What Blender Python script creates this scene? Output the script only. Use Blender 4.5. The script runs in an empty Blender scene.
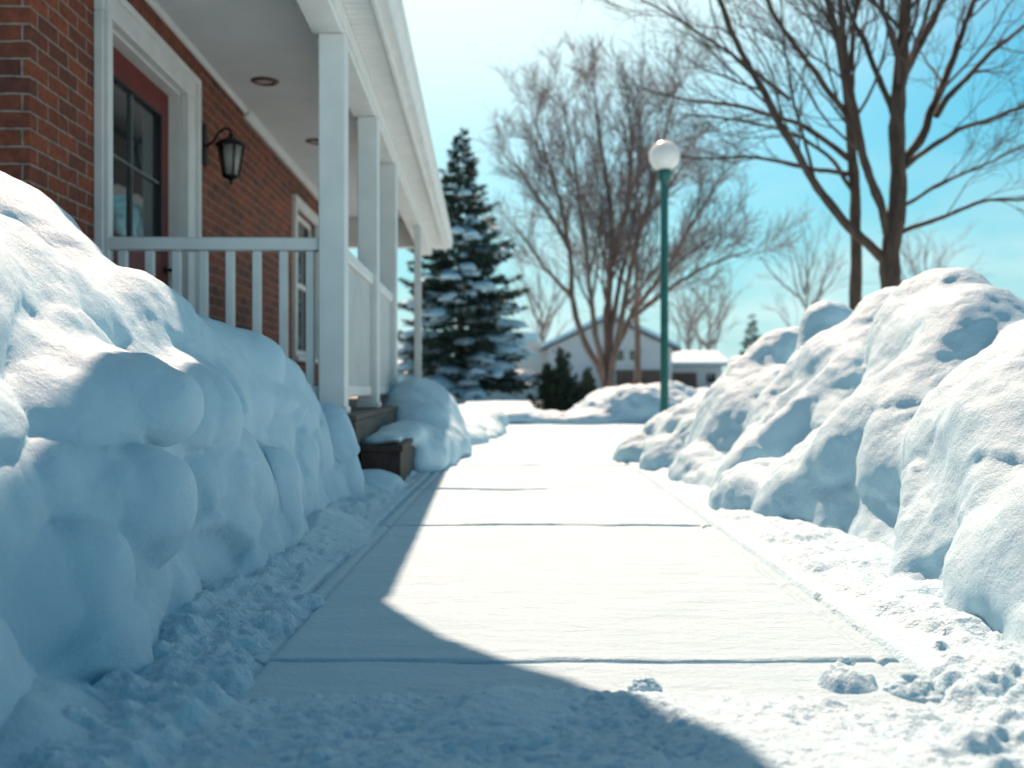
import bpy, math, random
import numpy as np
from math import radians as R, sin, cos, pi, tan
from mathutils import Vector

random.seed(7)
rng = np.random.default_rng(11)
S = bpy.context.scene
COL = S.collection

# ------------------------------------------------------------------ layout
F_PX = 995.0          # focal length of the lens in pixels
CAM_Z = 0.64
HOR = 386.0
SUN_AZ = -6.5         # degrees from +Y, negative = towards -X
SUN_EL = 48.0

def at(px, py, y):
    return Vector(((px - 512) / F_PX * y, y, CAM_Z + (HOR - py) / F_PX * y))

# ------------------------------------------------------------------ tagging
def tag(o, label=None, cat=None, group=None, kind=None):
    if label: o['label'] = label
    if cat: o['category'] = cat
    if group: o['group'] = group
    if kind: o['kind'] = kind
    return o

def empty(name, loc=(0, 0, 0), rz=0.0):
    o = bpy.data.objects.new(name, None)
    o.empty_display_size = 0.2
    o.location = loc
    o.rotation_euler = (0, 0, rz)
    COL.objects.link(o)
    return o

def link(name, me, mat=None, parent=None, loc=None, rz=None):
    o = bpy.data.objects.new(name, me)
    if mat is not None:
        me.materials.clear()
        me.materials.append(mat)
    COL.objects.link(o)
    if parent is not None: o.parent = parent
    if loc is not None: o.location = loc
    if rz is not None: o.rotation_euler = (0, 0, rz)
    return o

def np_mesh(name, V, Q, smooth=True):
    """V (n,3) float, Q (m,k) int faces of equal size"""
    V = np.asarray(V, dtype=np.float32); Q = np.asarray(Q, dtype=np.int32)
    me = bpy.data.meshes.new(name)
    me.vertices.add(len(V)); me.vertices.foreach_set('co', V.ravel())
    k = Q.shape[1]
    me.loops.add(Q.size); me.loops.foreach_set('vertex_index', Q.ravel())
    me.polygons.add(len(Q))
    me.polygons.foreach_set('loop_start', np.arange(0, Q.size, k, dtype=np.int32))
    me.polygons.foreach_set('loop_total', np.full(len(Q), k, dtype=np.int32))
    me.polygons.foreach_set('use_smooth', np.full(len(Q), smooth, dtype=bool))
    me.update(calc_edges=True)
    me.validate()
    return me

class MB:
    """collects shapes into one mesh"""
    def __init__(self): self.v = []; self.f = []; self.sm = []
    def add(self, vs, fs, smooth=False):
        b = len(self.v)
        self.v += [tuple(p) for p in vs]
        self.f += [tuple(b + i for i in q) for q in fs]
        self.sm += [smooth] * len(fs)
        return self
    def box(self, x0, x1, y0, y1, z0, z1, bev=0.0):
        if x0 > x1: x0, x1 = x1, x0
        if y0 > y1: y0, y1 = y1, y0
        if z0 > z1: z0, z1 = z1, z0
        b = min(bev, (x1-x0)*.45, (y1-y0)*.45, (z1-z0)*.45)
        if b <= 0:
            v = [(x, y, z) for x in (x0, x1) for y in (y0, y1) for z in (z0, z1)]
            f = [(0,1,3,2),(4,6,7,5),(0,4,5,1),(2,3,7,6),(0,2,6,4),(1,5,7,3)]
            return self.add(v, f)
        # chamfered box: 24 verts
        v = []; idx = {}
        X = (x0, x1); Y = (y0, y1); Z = (z0, z1)
        sg = (1, -1)
        for i in (0, 1):
            for j in (0, 1):
                for k in (0, 1):
                    c = (X[i], Y[j], Z[k]); d = (sg[i]*b, sg[j]*b, sg[k]*b)
                    for a in range(3):
                        p = [c[q] + (d[q] if q != a else 0) for q in range(3)]
                        idx[(i, j, k, a)] = len(v); v.append(tuple(p))
        f = []
        for a in range(3):
            o1, o2 = [q for q in range(3) if q != a]
            for s in (0, 1):
                q = []
                for (m, n) in ((0,0),(1,0),(1,1),(0,1)):
                    key = [0,0,0]; key[a] = s; key[o1] = m; key[o2] = n
                    q.append(idx[(*key, a)])
                f.append(q)
        for a in range(3):       # edges parallel to axis a
            o1, o2 = [q for q in range(3) if q != a]
            for m in (0, 1):
                for n in (0, 1):
                    k0 = [0,0,0]; k1 = [0,0,0]
                    k0[a] = 0; k1[a] = 1
                    k0[o1] = k1[o1] = m; k0[o2] = k1[o2] = n
                    f.append([idx[(*k0, o1)], idx[(*k1, o1)], idx[(*k1, o2)], idx[(*k0, o2)]])
        for i in (0, 1):
            for j in (0, 1):
                for k in (0, 1):
                    f.append([idx[(i,j,k,0)], idx[(i,j,k,1)], idx[(i,j,k,2)]])
        # orient outward
        cx = Vector(((x0+x1)/2, (y0+y1)/2, (z0+z1)/2))
        out = []
        for q in f:
            p = [Vector(v[i]) for i in q]
            n = (p[1]-p[0]).cross(p[2]-p[0])
            c = sum(p, Vector()) / len(p)
            out.append(q if n.dot(c - cx) >= 0 else q[::-1])
        return self.add(v, out)
    def prism(self, poly, axis, a0, a1, smooth=False):
        """extrude a 2-D polygon along an axis (0,1,2); poly in the other two coordinates"""
        n = len(poly); v = []
        for a in (a0, a1):
            for (p, q) in poly:
                c = [p, q]; c.insert(axis, a); v.append(tuple(c))
        f = [tuple(range(n))[::-1], tuple(range(n, 2*n))]
        for i in range(n):
            j = (i+1) % n
            f.append((i, j, n+j, n+i))
        # fix orientation
        area = sum(poly[i][0]*poly[(i+1)%n][1]-poly[(i+1)%n][0]*poly[i][1] for i in range(n))
        flip = (area < 0) ^ (a1 < a0) ^ (axis == 1)
        if flip: f = [q[::-1] for q in f]
        b = len(self.v); self.v += v
        self.f += [tuple(b+i for i in q) for q in f]
        self.sm += [False, False] + [smooth]*n
        return self
    def lathe(self, prof, c=(0,0,0), n=24, smooth=True, twist=0.0):
        b = []; v = []
        for (r, z) in prof:
            for i in range(n):
                t = 2*pi*i/n + twist
                v.append((c[0]+r*cos(t), c[1]+r*sin(t), c[2]+z))
        f = []
        for k in range(len(prof)-1):
            for i in range(n):
                j = (i+1) % n
                f.append((k*n+i, k*n+j, (k+1)*n+j, (k+1)*n+i))
        self.add(v, f, smooth)
        b0 = len(self.v) - len(v)
        self.f.append(tuple(b0 + i for i in range(n))[::-1]); self.sm.append(False)
        self.f.append(tuple(b0 + (len(prof)-1)*n + i for i in range(n))); self.sm.append(False)
        return self
    def tube(self, pts, rad, n=8, cap=True):
        V, Q = tube_np(np.array([tuple(p) for p in pts], float), np.array(rad if hasattr(rad, '__len__') else [rad]*len(pts), float), n)
        self.add([tuple(p) for p in V], [tuple(q) for q in Q], True)
        if cap:
            b = len(self.v) - len(V); m = len(V)
            self.f.append(tuple(b+i for i in range(n))[::-1]); self.sm.append(False)
            self.f.append(tuple(b+m-n+i for i in range(n))); self.sm.append(False)
        return self
    def build(self, name, mat=None, parent=None, **kw):
        me = bpy.data.meshes.new(name)
        me.from_pydata(self.v, [], self.f)
        me.polygons.foreach_set('use_smooth', self.sm)
        me.update()
        return link(name, me, mat, parent, **kw)

def tube_np(P, rad, n):
    m = len(P)
    T = np.gradient(P, axis=0); T /= np.linalg.norm(T, axis=1, keepdims=True) + 1e-9
    ref = np.array([0.31, 0.95, 0.1]) if abs(T[0][2]) > 0.5 else np.array([0.1, 0.12, 1.0])
    A = np.cross(T, ref); A /= np.linalg.norm(A, axis=1, keepdims=True) + 1e-9
    B = np.cross(T, A)
    t = 2*pi*np.arange(n)/n
    V = P[:, None, :] + rad[:, None, None]*(np.cos(t)[None, :, None]*A[:, None, :] + np.sin(t)[None, :, None]*B[:, None, :])
    V = V.reshape(-1, 3)
    k = np.arange(m-1)[:, None]*n; i = np.arange(n)[None, :]; j = (i+1) % n
    Q = np.stack([k+i, k+j, k+n+j, k+n+i], -1).reshape(-1, 4)
    return V, Q

def tubes_mesh(name, lines, mat, parent=None):
    """lines: list of (P, rad, n)"""
    Vs = []; Qs = []; b = 0
    for P, rad, n in lines:
        V, Q = tube_np(P, rad, n)
        Vs.append(V); Qs.append(Q + b); b += len(V)
    return link(name, np_mesh(name, np.concatenate(Vs), np.concatenate(Qs)), mat, parent)

# ------------------------------------------------------------------ noise (value noise on a lattice)
_L = np.random.default_rng(5).random((64, 64, 64)).astype(np.float32)*2 - 1
def vnoise(P):
    P = np.asarray(P, dtype=np.float32)
    i = np.floor(P).astype(np.int32); f = P - i
    f = f*f*f*(f*(f*6-15)+10)
    i &= 63; j = (i + 1) & 63
    x0, y0, z0 = i[..., 0], i[..., 1], i[..., 2]; x1, y1, z1 = j[..., 0], j[..., 1], j[..., 2]
    fx, fy, fz = f[..., 0], f[..., 1], f[..., 2]
    a = _L[x0, y0, z0]*(1-fx) + _L[x1, y0, z0]*fx
    b = _L[x0, y1, z0]*(1-fx) + _L[x1, y1, z0]*fx
    c = _L[x0, y0, z1]*(1-fx) + _L[x1, y0, z1]*fx
    d = _L[x0, y1, z1]*(1-fx) + _L[x1, y1, z1]*fx
    return (a*(1-fy)+b*fy)*(1-fz) + (c*(1-fy)+d*fy)*fz
def fbm(P, o=4, g=0.5):
    s = 0; a = 1.0; P = np.asarray(P, dtype=np.float32)
    for k in range(o):
        s = s + a*vnoise(P*(2.03**k) + 7.3*k); a *= g
    return s

_W = np.random.default_rng(9).random((32, 32, 32, 3))
def worley(P):
    P = np.asarray(P, float); I = np.floor(P).astype(int); best = np.full(len(P), 9.0)
    for i in (-1, 0, 1):
        for j in (-1, 0, 1):
            for k in (-1, 0, 1):
                C = I + np.array([i, j, k]); W = _W[C[:, 0] & 31, C[:, 1] & 31, C[:, 2] & 31]
                best = np.minimum(best, ((C + W - P)**2).sum(1))
    return np.sqrt(best)
def facets(P, tilt=.5):
    P = np.asarray(P, float); I = np.floor(P).astype(int); best = np.full(len(P), 9.0); val = np.zeros(len(P))
    for i in (-1, 0, 1):
        for j in (-1, 0, 1):
            for k in (-1, 0, 1):
                C = I + np.array([i, j, k]); W = _W[C[:, 0] & 31, C[:, 1] & 31, C[:, 2] & 31]
                D = P - C - W; d2 = (D**2).sum(1); m = d2 < best
                G = _W[(C[:, 1]+7) & 31, (C[:, 2]+3) & 31, (C[:, 0]+11) & 31]*2 - 1
                best = np.where(m, d2, best); val = np.where(m, (D*G).sum(1)*tilt + (G[:, 0]-.2)*.25, val)
    return 1 - 1.1*best + val
def sstep(a, b, x):
    t = np.clip((x-a)/(b-a), 0, 1); return t*t*(3-2*t)
# ------------------------------------------------------------------ implicit snow -> mesh
def smin(a, b, k):
    h = np.clip(0.5 + 0.5*(b-a)/k, 0, 1)
    return b*(1-h) + a*h - k*h*(1-h)
def smax(a, b, k): return -smin(-a, -b, k)

def surface_nets(Fv, org, h):
    nx, ny, nz = Fv.shape
    ins = Fv < 0
    cs = lambda i, j, k: (slice(i, nx-1+i), slice(j, ny-1+j), slice(k, nz-1+k))
    cnt = np.zeros((nx-1, ny-1, nz-1), np.int8)
    for i in (0,1):
        for j in (0,1):
            for k in (0,1): cnt += ins[cs(i,j,k)]
    act = (cnt > 0) & (cnt < 8)
    ci = np.argwhere(act)
    idx = -np.ones(act.shape, np.int64); idx[act] = np.arange(len(ci))
    pos = np.zeros((len(ci), 3)); num = np.zeros(len(ci))
    cor = [(i,j,k) for i in (0,1) for j in (0,1) for k in (0,1)]
    fv = {c: Fv[ci[:,0]+c[0], ci[:,1]+c[1], ci[:,2]+c[2]] for c in cor}
    for c in cor:
        for a in range(3):
            if c[a] == 0:
                d = list(c); d[a] = 1; d = tuple(d)
                f0, f1 = fv[c], fv[d]
                m = (f0 < 0) != (f1 < 0)
                t = np.where(m, f0/(f0-f1+1e-12), 0)
                p = np.tile(np.array(c, float), (len(ci), 1)); p[:, a] += t
                pos += p*m[:, None]; num += m
    V = (ci + pos/np.maximum(num, 1)[:, None])*h + org
    Qs = []
    for a in range(3):
        o1, o2 = (a+1) % 3, (a+2) % 3
        s0 = [slice(None)]*3; s1 = [slice(None)]*3
        s0[a] = slice(0, -1); s1[a] = slice(1, None)
        A = ins[tuple(s0)]; B = ins[tuple(s1)]
        e = np.argwhere(A != B)
        sh = Fv.shape
        ok = (e[:, o1] > 0) & (e[:, o1] < sh[o1]-1) & (e[:, o2] > 0) & (e[:, o2] < sh[o2]-1)
        e = e[ok]
        def cell(d1, d2):
            q = e.copy(); q[:, o1] += d1; q[:, o2] += d2
            return idx[q[:,0], q[:,1], q[:,2]]
        q = np.stack([cell(-1,-1), cell(0,-1), cell(0,0), cell(-1,0)], -1)
        sgn = A[e[:,0], e[:,1], e[:,2]]
        q[~sgn] = q[~sgn][:, ::-1]
        Qs.append(q)
    return V, np.concatenate(Qs)

def smooth_verts(V, Q, it, lam=0.5):
    n = len(V)
    e = np.concatenate([Q[:, [0,1]], Q[:, [1,2]], Q[:, [2,3]], Q[:, [3,0]]])
    deg = np.bincount(e.ravel(), minlength=n).astype(float)
    for _ in range(it):
        acc = np.zeros_like(V)
        for c in range(3):
            acc[:, c] = np.bincount(e[:,0], V[e[:,1], c], n) + np.bincount(e[:,1], V[e[:,0], c], n)
        V = V + lam*(acc/np.maximum(deg, 1)[:, None] - V)
    return V
def vert_normals(V, Q):
    N = np.cross(V[Q[:,2]]-V[Q[:,0]], V[Q[:,3]]-V[Q[:,1]])
    out = np.zeros_like(V)
    for k in range(4):
        for c in range(3): out[:, c] += np.bincount(Q[:, k], N[:, c], len(V))
    return out/(np.linalg.norm(out, axis=1, keepdims=True)+1e-12)

def implicit_mesh(name, fn, lo, hi, h, smooth=2, disp=None, post=1):
    lo = np.array(lo, float); hi = np.array(hi, float)
    n = np.ceil((hi-lo)/h).astype(int) + 1
    ax = [lo[i] + h*np.arange(n[i]) for i in range(3)]
    X, Y, Z = np.meshgrid(*[a.astype(np.float32) for a in ax], indexing='ij')
    Fv = fn(X, Y, Z).astype(np.float32)
    V, Q = surface_nets(Fv, lo, h)
    V = smooth_verts(V, Q, smooth)
    if disp is not None:
        N = vert_normals(V, Q)
        V = V + N*disp(V, N)[:, None]
        V = smooth_verts(V, Q, post)
    return np_mesh(name, V, Q)

def ellip(X, Y, Z, c, r, rot=0.0, tilt=0.0):
    x, y, z = X-c[0], Y-c[1], Z-c[2]
    if rot: ca, sa = cos(rot), sin(rot); x, y = ca*x+sa*y, -sa*x+ca*y
    if tilt: ca, sa = cos(tilt), sin(tilt); x, z = ca*x+sa*z, -sa*x+ca*z
    k0 = np.sqrt((x/r[0])**2+(y/r[1])**2+(z/r[2])**2) + 1e-6
    k1 = np.sqrt((x/r[0]**2)**2+(y/r[1]**2)**2+(z/r[2]**2)**2) + 1e-6
    return k0*(k0-1)/k1
def boulder(X, Y, Z, c, r, rot=0.0, p=2.7):
    x, y, z = X-c[0], Y-c[1], Z-c[2]
    ca, sa = cos(rot), sin(rot); x, y = ca*x+sa*y, -sa*x+ca*y
    k0 = (np.abs(x/r[0])**p+np.abs(y/r[1])**p+np.abs(z/r[2])**p)**(1/p)
    return (k0-1)*min(r)*1.05
def capsule(X, Y, Z, a, b, ra, rb):
    ax, ay, az = a; dx, dy, dz = b[0]-ax, b[1]-ay, b[2]-az
    L = dx*dx+dy*dy+dz*dz
    t = np.clip(((X-ax)*dx+(Y-ay)*dy+(Z-az)*dz)/L, 0, 1)
    return np.sqrt((X-ax-t*dx)**2+(Y-ay-t*dy)**2+(Z-az-t*dz)**2) - (ra+(rb-ra)*t)

# ------------------------------------------------------------------ materials
def new_mat(name):
    m = bpy.data.materials.new(name); m.use_nodes = True
    nt = m.node_tree; b = nt.nodes['Principled BSDF']
    return m, nt, b
def nd(nt, t, **kw):
    n = nt.nodes.new(t)
    for k, v in kw.items(): setattr(n, k, v)
    return n
def ramp(nt, fac, stops):
    r = nd(nt, 'ShaderNodeValToRGB')
    el = r.color_ramp.elements
    while len(el) < len(stops): el.new(0.5)
    for e, (p, c) in zip(el, stops): e.position = p; e.color = (*c, 1)
    nt.links.new(fac, r.inputs['Fac']); return r
def mat_noise(name, c0, c1, scale=6, rough=0.6, bump=0.0, bscale=60, metallic=0.0, stretch=(1,1,1), detail=5):
    m, nt, b = new_mat(name)
    tc = nd(nt, 'ShaderNodeTexCoord'); mp = nd(nt, 'ShaderNodeMapping'); mp.inputs['Scale'].default_value = stretch
    nt.links.new(tc.outputs['Object'], mp.inputs['Vector'])
    n = nd(nt, 'ShaderNodeTexNoise'); n.inputs['Scale'].default_value = scale; n.inputs['Detail'].default_value = detail
    nt.links.new(mp.outputs[0], n.inputs['Vector'])
    r = ramp(nt, n.outputs['Fac'], [(0.3, c0), (0.7, c1)])
    nt.links.new(r.outputs[0], b.inputs['Base Color'])
    b.inputs['Roughness'].default_value = rough; b.inputs['Metallic'].default_value = metallic
    if bump:
        n2 = nd(nt, 'ShaderNodeTexNoise'); n2.inputs['Scale'].default_value = bscale; n2.inputs['Detail'].default_value = 4
        nt.links.new(mp.outputs[0], n2.inputs['Vector'])
        bp = nd(nt, 'ShaderNodeBump'); bp.inputs['Strength'].default_value = 1; bp.inputs['Distance'].default_value = bump
        nt.links.new(n2.outputs['Fac'], bp.inputs['Height']); nt.links.new(bp.outputs[0], b.inputs['Normal'])
    return m

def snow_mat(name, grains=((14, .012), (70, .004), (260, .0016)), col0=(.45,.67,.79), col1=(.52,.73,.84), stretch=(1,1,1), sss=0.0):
    m, nt, b = new_mat(name)
    tc = nd(nt, 'ShaderNodeTexCoord'); mp = nd(nt, 'ShaderNodeMapping'); mp.inputs['Scale'].default_value = stretch
    nt.links.new(tc.outputs['Object'], mp.inputs['Vector'])
    h = None
    for k, (sc, amp) in enumerate(grains):
        n = nd(nt, 'ShaderNodeTexNoise'); n.inputs['Scale'].default_value = sc
        n.inputs['Detail'].default_value = 4; n.inputs['Roughness'].default_value = 0.6
        nt.links.new(mp.outputs[0], n.inputs['Vector'])
        ml = nd(nt, 'ShaderNodeMath', operation='MULTIPLY'); ml.inputs[1].default_value = amp
        nt.links.new(n.outputs['Fac'], ml.inputs[0])
        if h is None: h = ml
        else:
            ad = nd(nt, 'ShaderNodeMath', operation='ADD')
            nt.links.new(h.outputs[0], ad.inputs[0]); nt.links.new(ml.outputs[0], ad.inputs[1]); h = ad
    bp = nd(nt, 'ShaderNodeBump'); bp.inputs['Strength'].default_value = 1; bp.inputs['Distance'].default_value = 1
    nt.links.new(h.outputs[0], bp.inputs['Height']); nt.links.new(bp.outputs[0], b.inputs['Normal'])
    n = nd(nt, 'ShaderNodeTexNoise'); n.inputs['Scale'].default_value = 5; n.inputs['Detail'].default_value = 6
    nt.links.new(mp.outputs[0], n.inputs['Vector'])
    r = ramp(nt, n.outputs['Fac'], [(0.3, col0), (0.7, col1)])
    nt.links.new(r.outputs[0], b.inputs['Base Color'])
    b.inputs['Roughness'].default_value = 0.55
    b.inputs['Specular IOR Level'].default_value = 0.25
    if sss:
        b.inputs['Subsurface Weight'].default_value = sss
        b.inputs['Subsurface Radius'].default_value = (.9, 1.0, 1.0)
        b.inputs['Subsurface Scale'].default_value = 0.022
    return m

def brick_mat():
    m, nt, b = new_mat('red_brick')
    tc = nd(nt, 'ShaderNodeTexCoord'); ge = nd(nt, 'ShaderNodeNewGeometry')
    sp = nd(nt, 'ShaderNodeSeparateXYZ'); nt.links.new(tc.outputs['Object'], sp.inputs[0])
    # walls face either x or y; horizontal brick coordinate = x + y works on both
    ad = nd(nt, 'ShaderNodeMath', operation='ADD'); nt.links.new(sp.outputs[0], ad.inputs[0]); nt.links.new(sp.outputs[1], ad.inputs[1])
    cb = nd(nt, 'ShaderNodeCombineXYZ'); nt.links.new(ad.outputs[0], cb.inputs[0]); nt.links.new(sp.outputs[2], cb.inputs[1])
    # slight wobble so that courses are not ruler-straight
    n0 = nd(nt, 'ShaderNodeTexNoise'); n0.inputs['Scale'].default_value = 9; nt.links.new(tc.outputs['Object'], n0.inputs['Vector'])
    mx = nd(nt, 'ShaderNodeVectorMath', operation='SCALE'); mx.inputs['Scale'].default_value = 0.012
    nt.links.new(n0.outputs['Color'], mx.inputs[0])
    av = nd(nt, 'ShaderNodeVectorMath', operation='ADD'); nt.links.new(cb.outputs[0], av.inputs[0]); nt.links.new(mx.outputs[0], av.inputs[1])
    bt = nd(nt, 'ShaderNodeTexBrick')
    bt.inputs['Scale'].default_value = 1; bt.inputs['Brick Width'].default_value = .25; bt.inputs['Row Height'].default_value = .088
    bt.inputs['Mortar Size'].default_value = .007; bt.inputs['Mortar Smooth'].default_value = .3; bt.inputs['Bias'].default_value = -.1
    bt.inputs['Color1'].default_value = (.31, .074, .030, 1); bt.inputs['Color2'].default_value = (.11, .035, .025, 1)
    bt.inputs['Mortar'].default_value = (.33, .26, .22, 1)
    nt.links.new(av.outputs[0], bt.inputs['Vector'])
    n1 = nd(nt, 'ShaderNodeTexNoise'); n1.inputs['Scale'].default_value = 26; n1.inputs['Detail'].default_value = 6
    nt.links.new(tc.outputs['Object'], n1.inputs['Vector'])
    rp = ramp(nt, n1.outputs['Fac'], [(0.3, (.55,.55,.55)), (0.72, (1.15,1.1,1.05))])
    mu = nd(nt, 'ShaderNodeMix', data_type='RGBA', blend_type='MULTIPLY'); mu.inputs['Factor'].default_value = 1
    nt.links.new(bt.outputs['Color'], mu.inputs['A']); nt.links.new(rp.outputs[0], mu.inputs['B'])
    nt.links.new(mu.outputs['Result'], b.inputs['Base Color'])
    iv = nd(nt, 'ShaderNodeMath', operation='MULTIPLY_ADD'); iv.inputs[1].default_value = -.008; iv.inputs[2].default_value = .008
    nt.links.new(bt.outputs['Fac'], iv.inputs[0])
    m2 = nd(nt, 'ShaderNodeMath', operation='MULTIPLY_ADD'); m2.inputs[1].default_value = .004
    nt.links.new(n1.outputs['Fac'], m2.inputs[0]); nt.links.new(iv.outputs[0], m2.inputs[2])
    bp = nd(nt, 'ShaderNodeBump'); bp.inputs['Distance'].default_value = 1
    nt.links.new(m2.outputs[0], bp.inputs['Height']); nt.links.new(bp.outputs[0], b.inputs['Normal'])
    b.inputs['Roughness'].default_value = .85
    return m

def glass_mat(name, tint=(.015,.02,.022)):
    m, nt, b = new_mat(name)
    n = nd(nt, 'ShaderNodeTexNoise'); n.inputs['Scale'].default_value = 1.5
    tc = nd(nt, 'ShaderNodeTexCoord'); nt.links.new(tc.outputs['Object'], n.inputs['Vector'])
    r = ramp(nt, n.outputs['Fac'], [(0.3, tint), (0.7, tuple(c*2 for c in tint))])
    nt.links.new(r.outputs[0], b.inputs['Base Color'])
    b.inputs['Roughness'].default_value = .03; b.inputs['IOR'].default_value = 1.9
    bp = nd(nt, 'ShaderNodeBump'); bp.inputs['Distance'].default_value = .004
    nt.links.new(n.outputs['Fac'], bp.inputs['Height']); nt.links.new(bp.outputs[0], b.inputs['Normal'])
    return m

M = dict(
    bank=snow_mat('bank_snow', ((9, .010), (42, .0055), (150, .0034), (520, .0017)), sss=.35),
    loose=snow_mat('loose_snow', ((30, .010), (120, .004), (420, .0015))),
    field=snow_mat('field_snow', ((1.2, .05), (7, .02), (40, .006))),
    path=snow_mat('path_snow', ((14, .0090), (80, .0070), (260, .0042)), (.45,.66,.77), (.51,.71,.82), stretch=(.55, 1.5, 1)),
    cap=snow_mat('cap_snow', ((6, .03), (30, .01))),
    brick=brick_mat(),
    white=mat_noise('white_paint', (.70,.71,.70), (.80,.80,.78), 5, .45, .0006, 40),
    ceil=mat_noise('ceiling_paint', (.72,.76,.78), (.80,.83,.84), 3, .5, .0005, 50),
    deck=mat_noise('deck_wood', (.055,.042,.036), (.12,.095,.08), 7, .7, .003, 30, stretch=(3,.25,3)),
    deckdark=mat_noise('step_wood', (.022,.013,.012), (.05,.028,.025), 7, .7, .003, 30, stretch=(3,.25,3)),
    door=mat_noise('door_red', (.12,.011,.008), (.17,.017,.012), 4, .55, .0006, 50),
    doordark=mat_noise('gasket', (.015,.013,.013), (.03,.027,.027), 9, .5),
    iron=mat_noise('black_iron', (.008,.008,.009), (.02,.02,.021), 20, .4, .001, 80, .6),
    bronze=mat_noise('bronze_ring', (.13,.07,.05), (.2,.11,.08), 12, .4, 0, 60, .5),
    lens=mat_noise('frosted_lens', (.45,.43,.40), (.55,.53,.5), 12, .4),
    lglass=mat_noise('lantern_glass', (.30,.30,.28), (.45,.44,.42), 8, .15),
    glass=glass_mat('window_glass'),
    green=mat_noise('green_enamel', (.006,.10,.09), (.012,.15,.13), 9, .4, .0008, 40),
    globe=mat_noise('opal_globe', (.76,.75,.72), (.84,.83,.80), 4, .3),
    bark=mat_noise('bark', (.045,.028,.021), (.13,.08,.058), 9, .9, .02, 26, stretch=(1,1,.3)),
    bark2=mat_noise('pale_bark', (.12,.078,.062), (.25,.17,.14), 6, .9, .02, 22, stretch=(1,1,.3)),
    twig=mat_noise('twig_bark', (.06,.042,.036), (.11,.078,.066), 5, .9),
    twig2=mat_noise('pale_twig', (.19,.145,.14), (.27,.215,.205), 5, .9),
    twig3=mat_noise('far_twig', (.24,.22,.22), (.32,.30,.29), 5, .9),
    spruce=mat_noise('spruce_needles', (.014,.038,.028), (.045,.085,.058), 5, .7),
    shrub=mat_noise('shrub_leaves', (.016,.032,.018), (.05,.07,.032), 6, .7),
    siding=mat_noise('pale_siding', (.50,.54,.58), (.56,.59,.62), 2, .6),
    siding2=mat_noise('cream_siding', (.66,.64,.60), (.72,.70,.66), 2, .6),
    brown=mat_noise('brown_boards', (.10,.06,.05), (.15,.09,.075), 5, .7),
    shingle=mat_noise('shingles', (.08,.08,.085), (.14,.14,.14), 12, .9, .005, 40),
)
for k, n in (('shingle', 0),): pass

# ------------------------------------------------------------------ world, sun, camera
w = bpy.data.worlds.new('World'); S.world = w; w.use_nodes = True
nt = w.node_tree; bg = nt.nodes['Background']
sky = nd(nt, 'ShaderNodeTexSky', sky_type='NISHITA'); sky.sun_disc = False
sky.sun_elevation = R(SUN_EL); sky.sun_rotation = R(SUN_AZ); sky.air_density = 1.0; sky.dust_density = 1.6; sky.ozone_density = 1.0
tint = nd(nt, 'ShaderNodeMix', data_type='RGBA', blend_type='MULTIPLY'); tint.inputs['Factor'].default_value = 1
tint.inputs['B'].default_value = (.20, 1.06, 1.18, 1)
nt.links.new(sky.outputs[0], tint.inputs['A'])
# thin bright cloud low over the horizon
tc = nd(nt, 'ShaderNodeTexCoord'); mp = nd(nt, 'ShaderNodeMapping'); mp.inputs['Scale'].default_value = (3, 3, 9); mp.inputs['Location'].default_value = (1.7, .4, .3)
nt.links.new(tc.outputs['Generated'], mp.inputs['Vector'])
cn = nd(nt, 'ShaderNodeTexNoise'); cn.inputs['Scale'].default_value = 1.8; cn.inputs['Detail'].default_value = 7; cn.inputs['Roughness'].default_value = .55
nt.links.new(mp.outputs[0], cn.inputs['Vector'])
cr = ramp(nt, cn.outputs['Fac'], [(0.42, (0,0,0)), (0.68, (1,1,1))])
sx = nd(nt, 'ShaderNodeSeparateXYZ'); nt.links.new(tc.outputs['Generated'], sx.inputs[0])
mr = nd(nt, 'ShaderNodeMapRange'); mr.inputs['From Min'].default_value = .02; mr.inputs['From Max'].default_value = .24; mr.inputs['To Min'].default_value = .9; mr.inputs['To Max'].default_value = 0
nt.links.new(sx.outputs[2], mr.inputs['Value'])
mm = nd(nt, 'ShaderNodeMath', operation='MULTIPLY'); nt.links.new(cr.outputs[0], mm.inputs[0]); nt.links.new(mr.outputs[0], mm.inputs[1])
cm = nd(nt, 'ShaderNodeMix', data_type='RGBA'); cm.inputs['B'].default_value = (8.5, 10.5, 10.5, 1)
nt.links.new(mm.outputs[0], cm.inputs['Factor']); nt.links.new(tint.outputs['Result'], cm.inputs['A'])
# pale haze low over the horizon and a soft aureole around the sun
hz = nd(nt, 'ShaderNodeMapRange'); hz.interpolation_type = 'SMOOTHSTEP'
hz.inputs['From Min'].default_value = -.02; hz.inputs['From Max'].default_value = .34; hz.inputs['To Min'].default_value = .78; hz.inputs['To Max'].default_value = 0
nt.links.new(sx.outputs[2], hz.inputs['Value'])
hm = nd(nt, 'ShaderNodeMix', data_type='RGBA'); hm.inputs['B'].default_value = (6.2, 8.6, 9.0, 1)
nt.links.new(hz.outputs[0], hm.inputs['Factor']); nt.links.new(tint.outputs['Result'], hm.inputs['A'])
nt.links.new(hm.outputs['Result'], cm.inputs['A'])
dt = nd(nt, 'ShaderNodeVectorMath', operation='DOT_PRODUCT'); nt.links.new(tc.outputs['Generated'], dt.inputs[0])
dt.inputs[1].default_value = (sin(R(SUN_AZ))*cos(R(SUN_EL)), cos(R(SUN_AZ))*cos(R(SUN_EL)), sin(R(SUN_EL)))
ag = nd(nt, 'ShaderNodeMapRange'); ag.interpolation_type = 'SMOOTHERSTEP'
ag.inputs['From Min'].default_value = .70; ag.inputs['From Max'].default_value = .95; ag.inputs['To Min'].default_value = 0; ag.inputs['To Max'].default_value = 1
nt.links.new(dt.outputs['Value'], ag.inputs['Value'])
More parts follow.
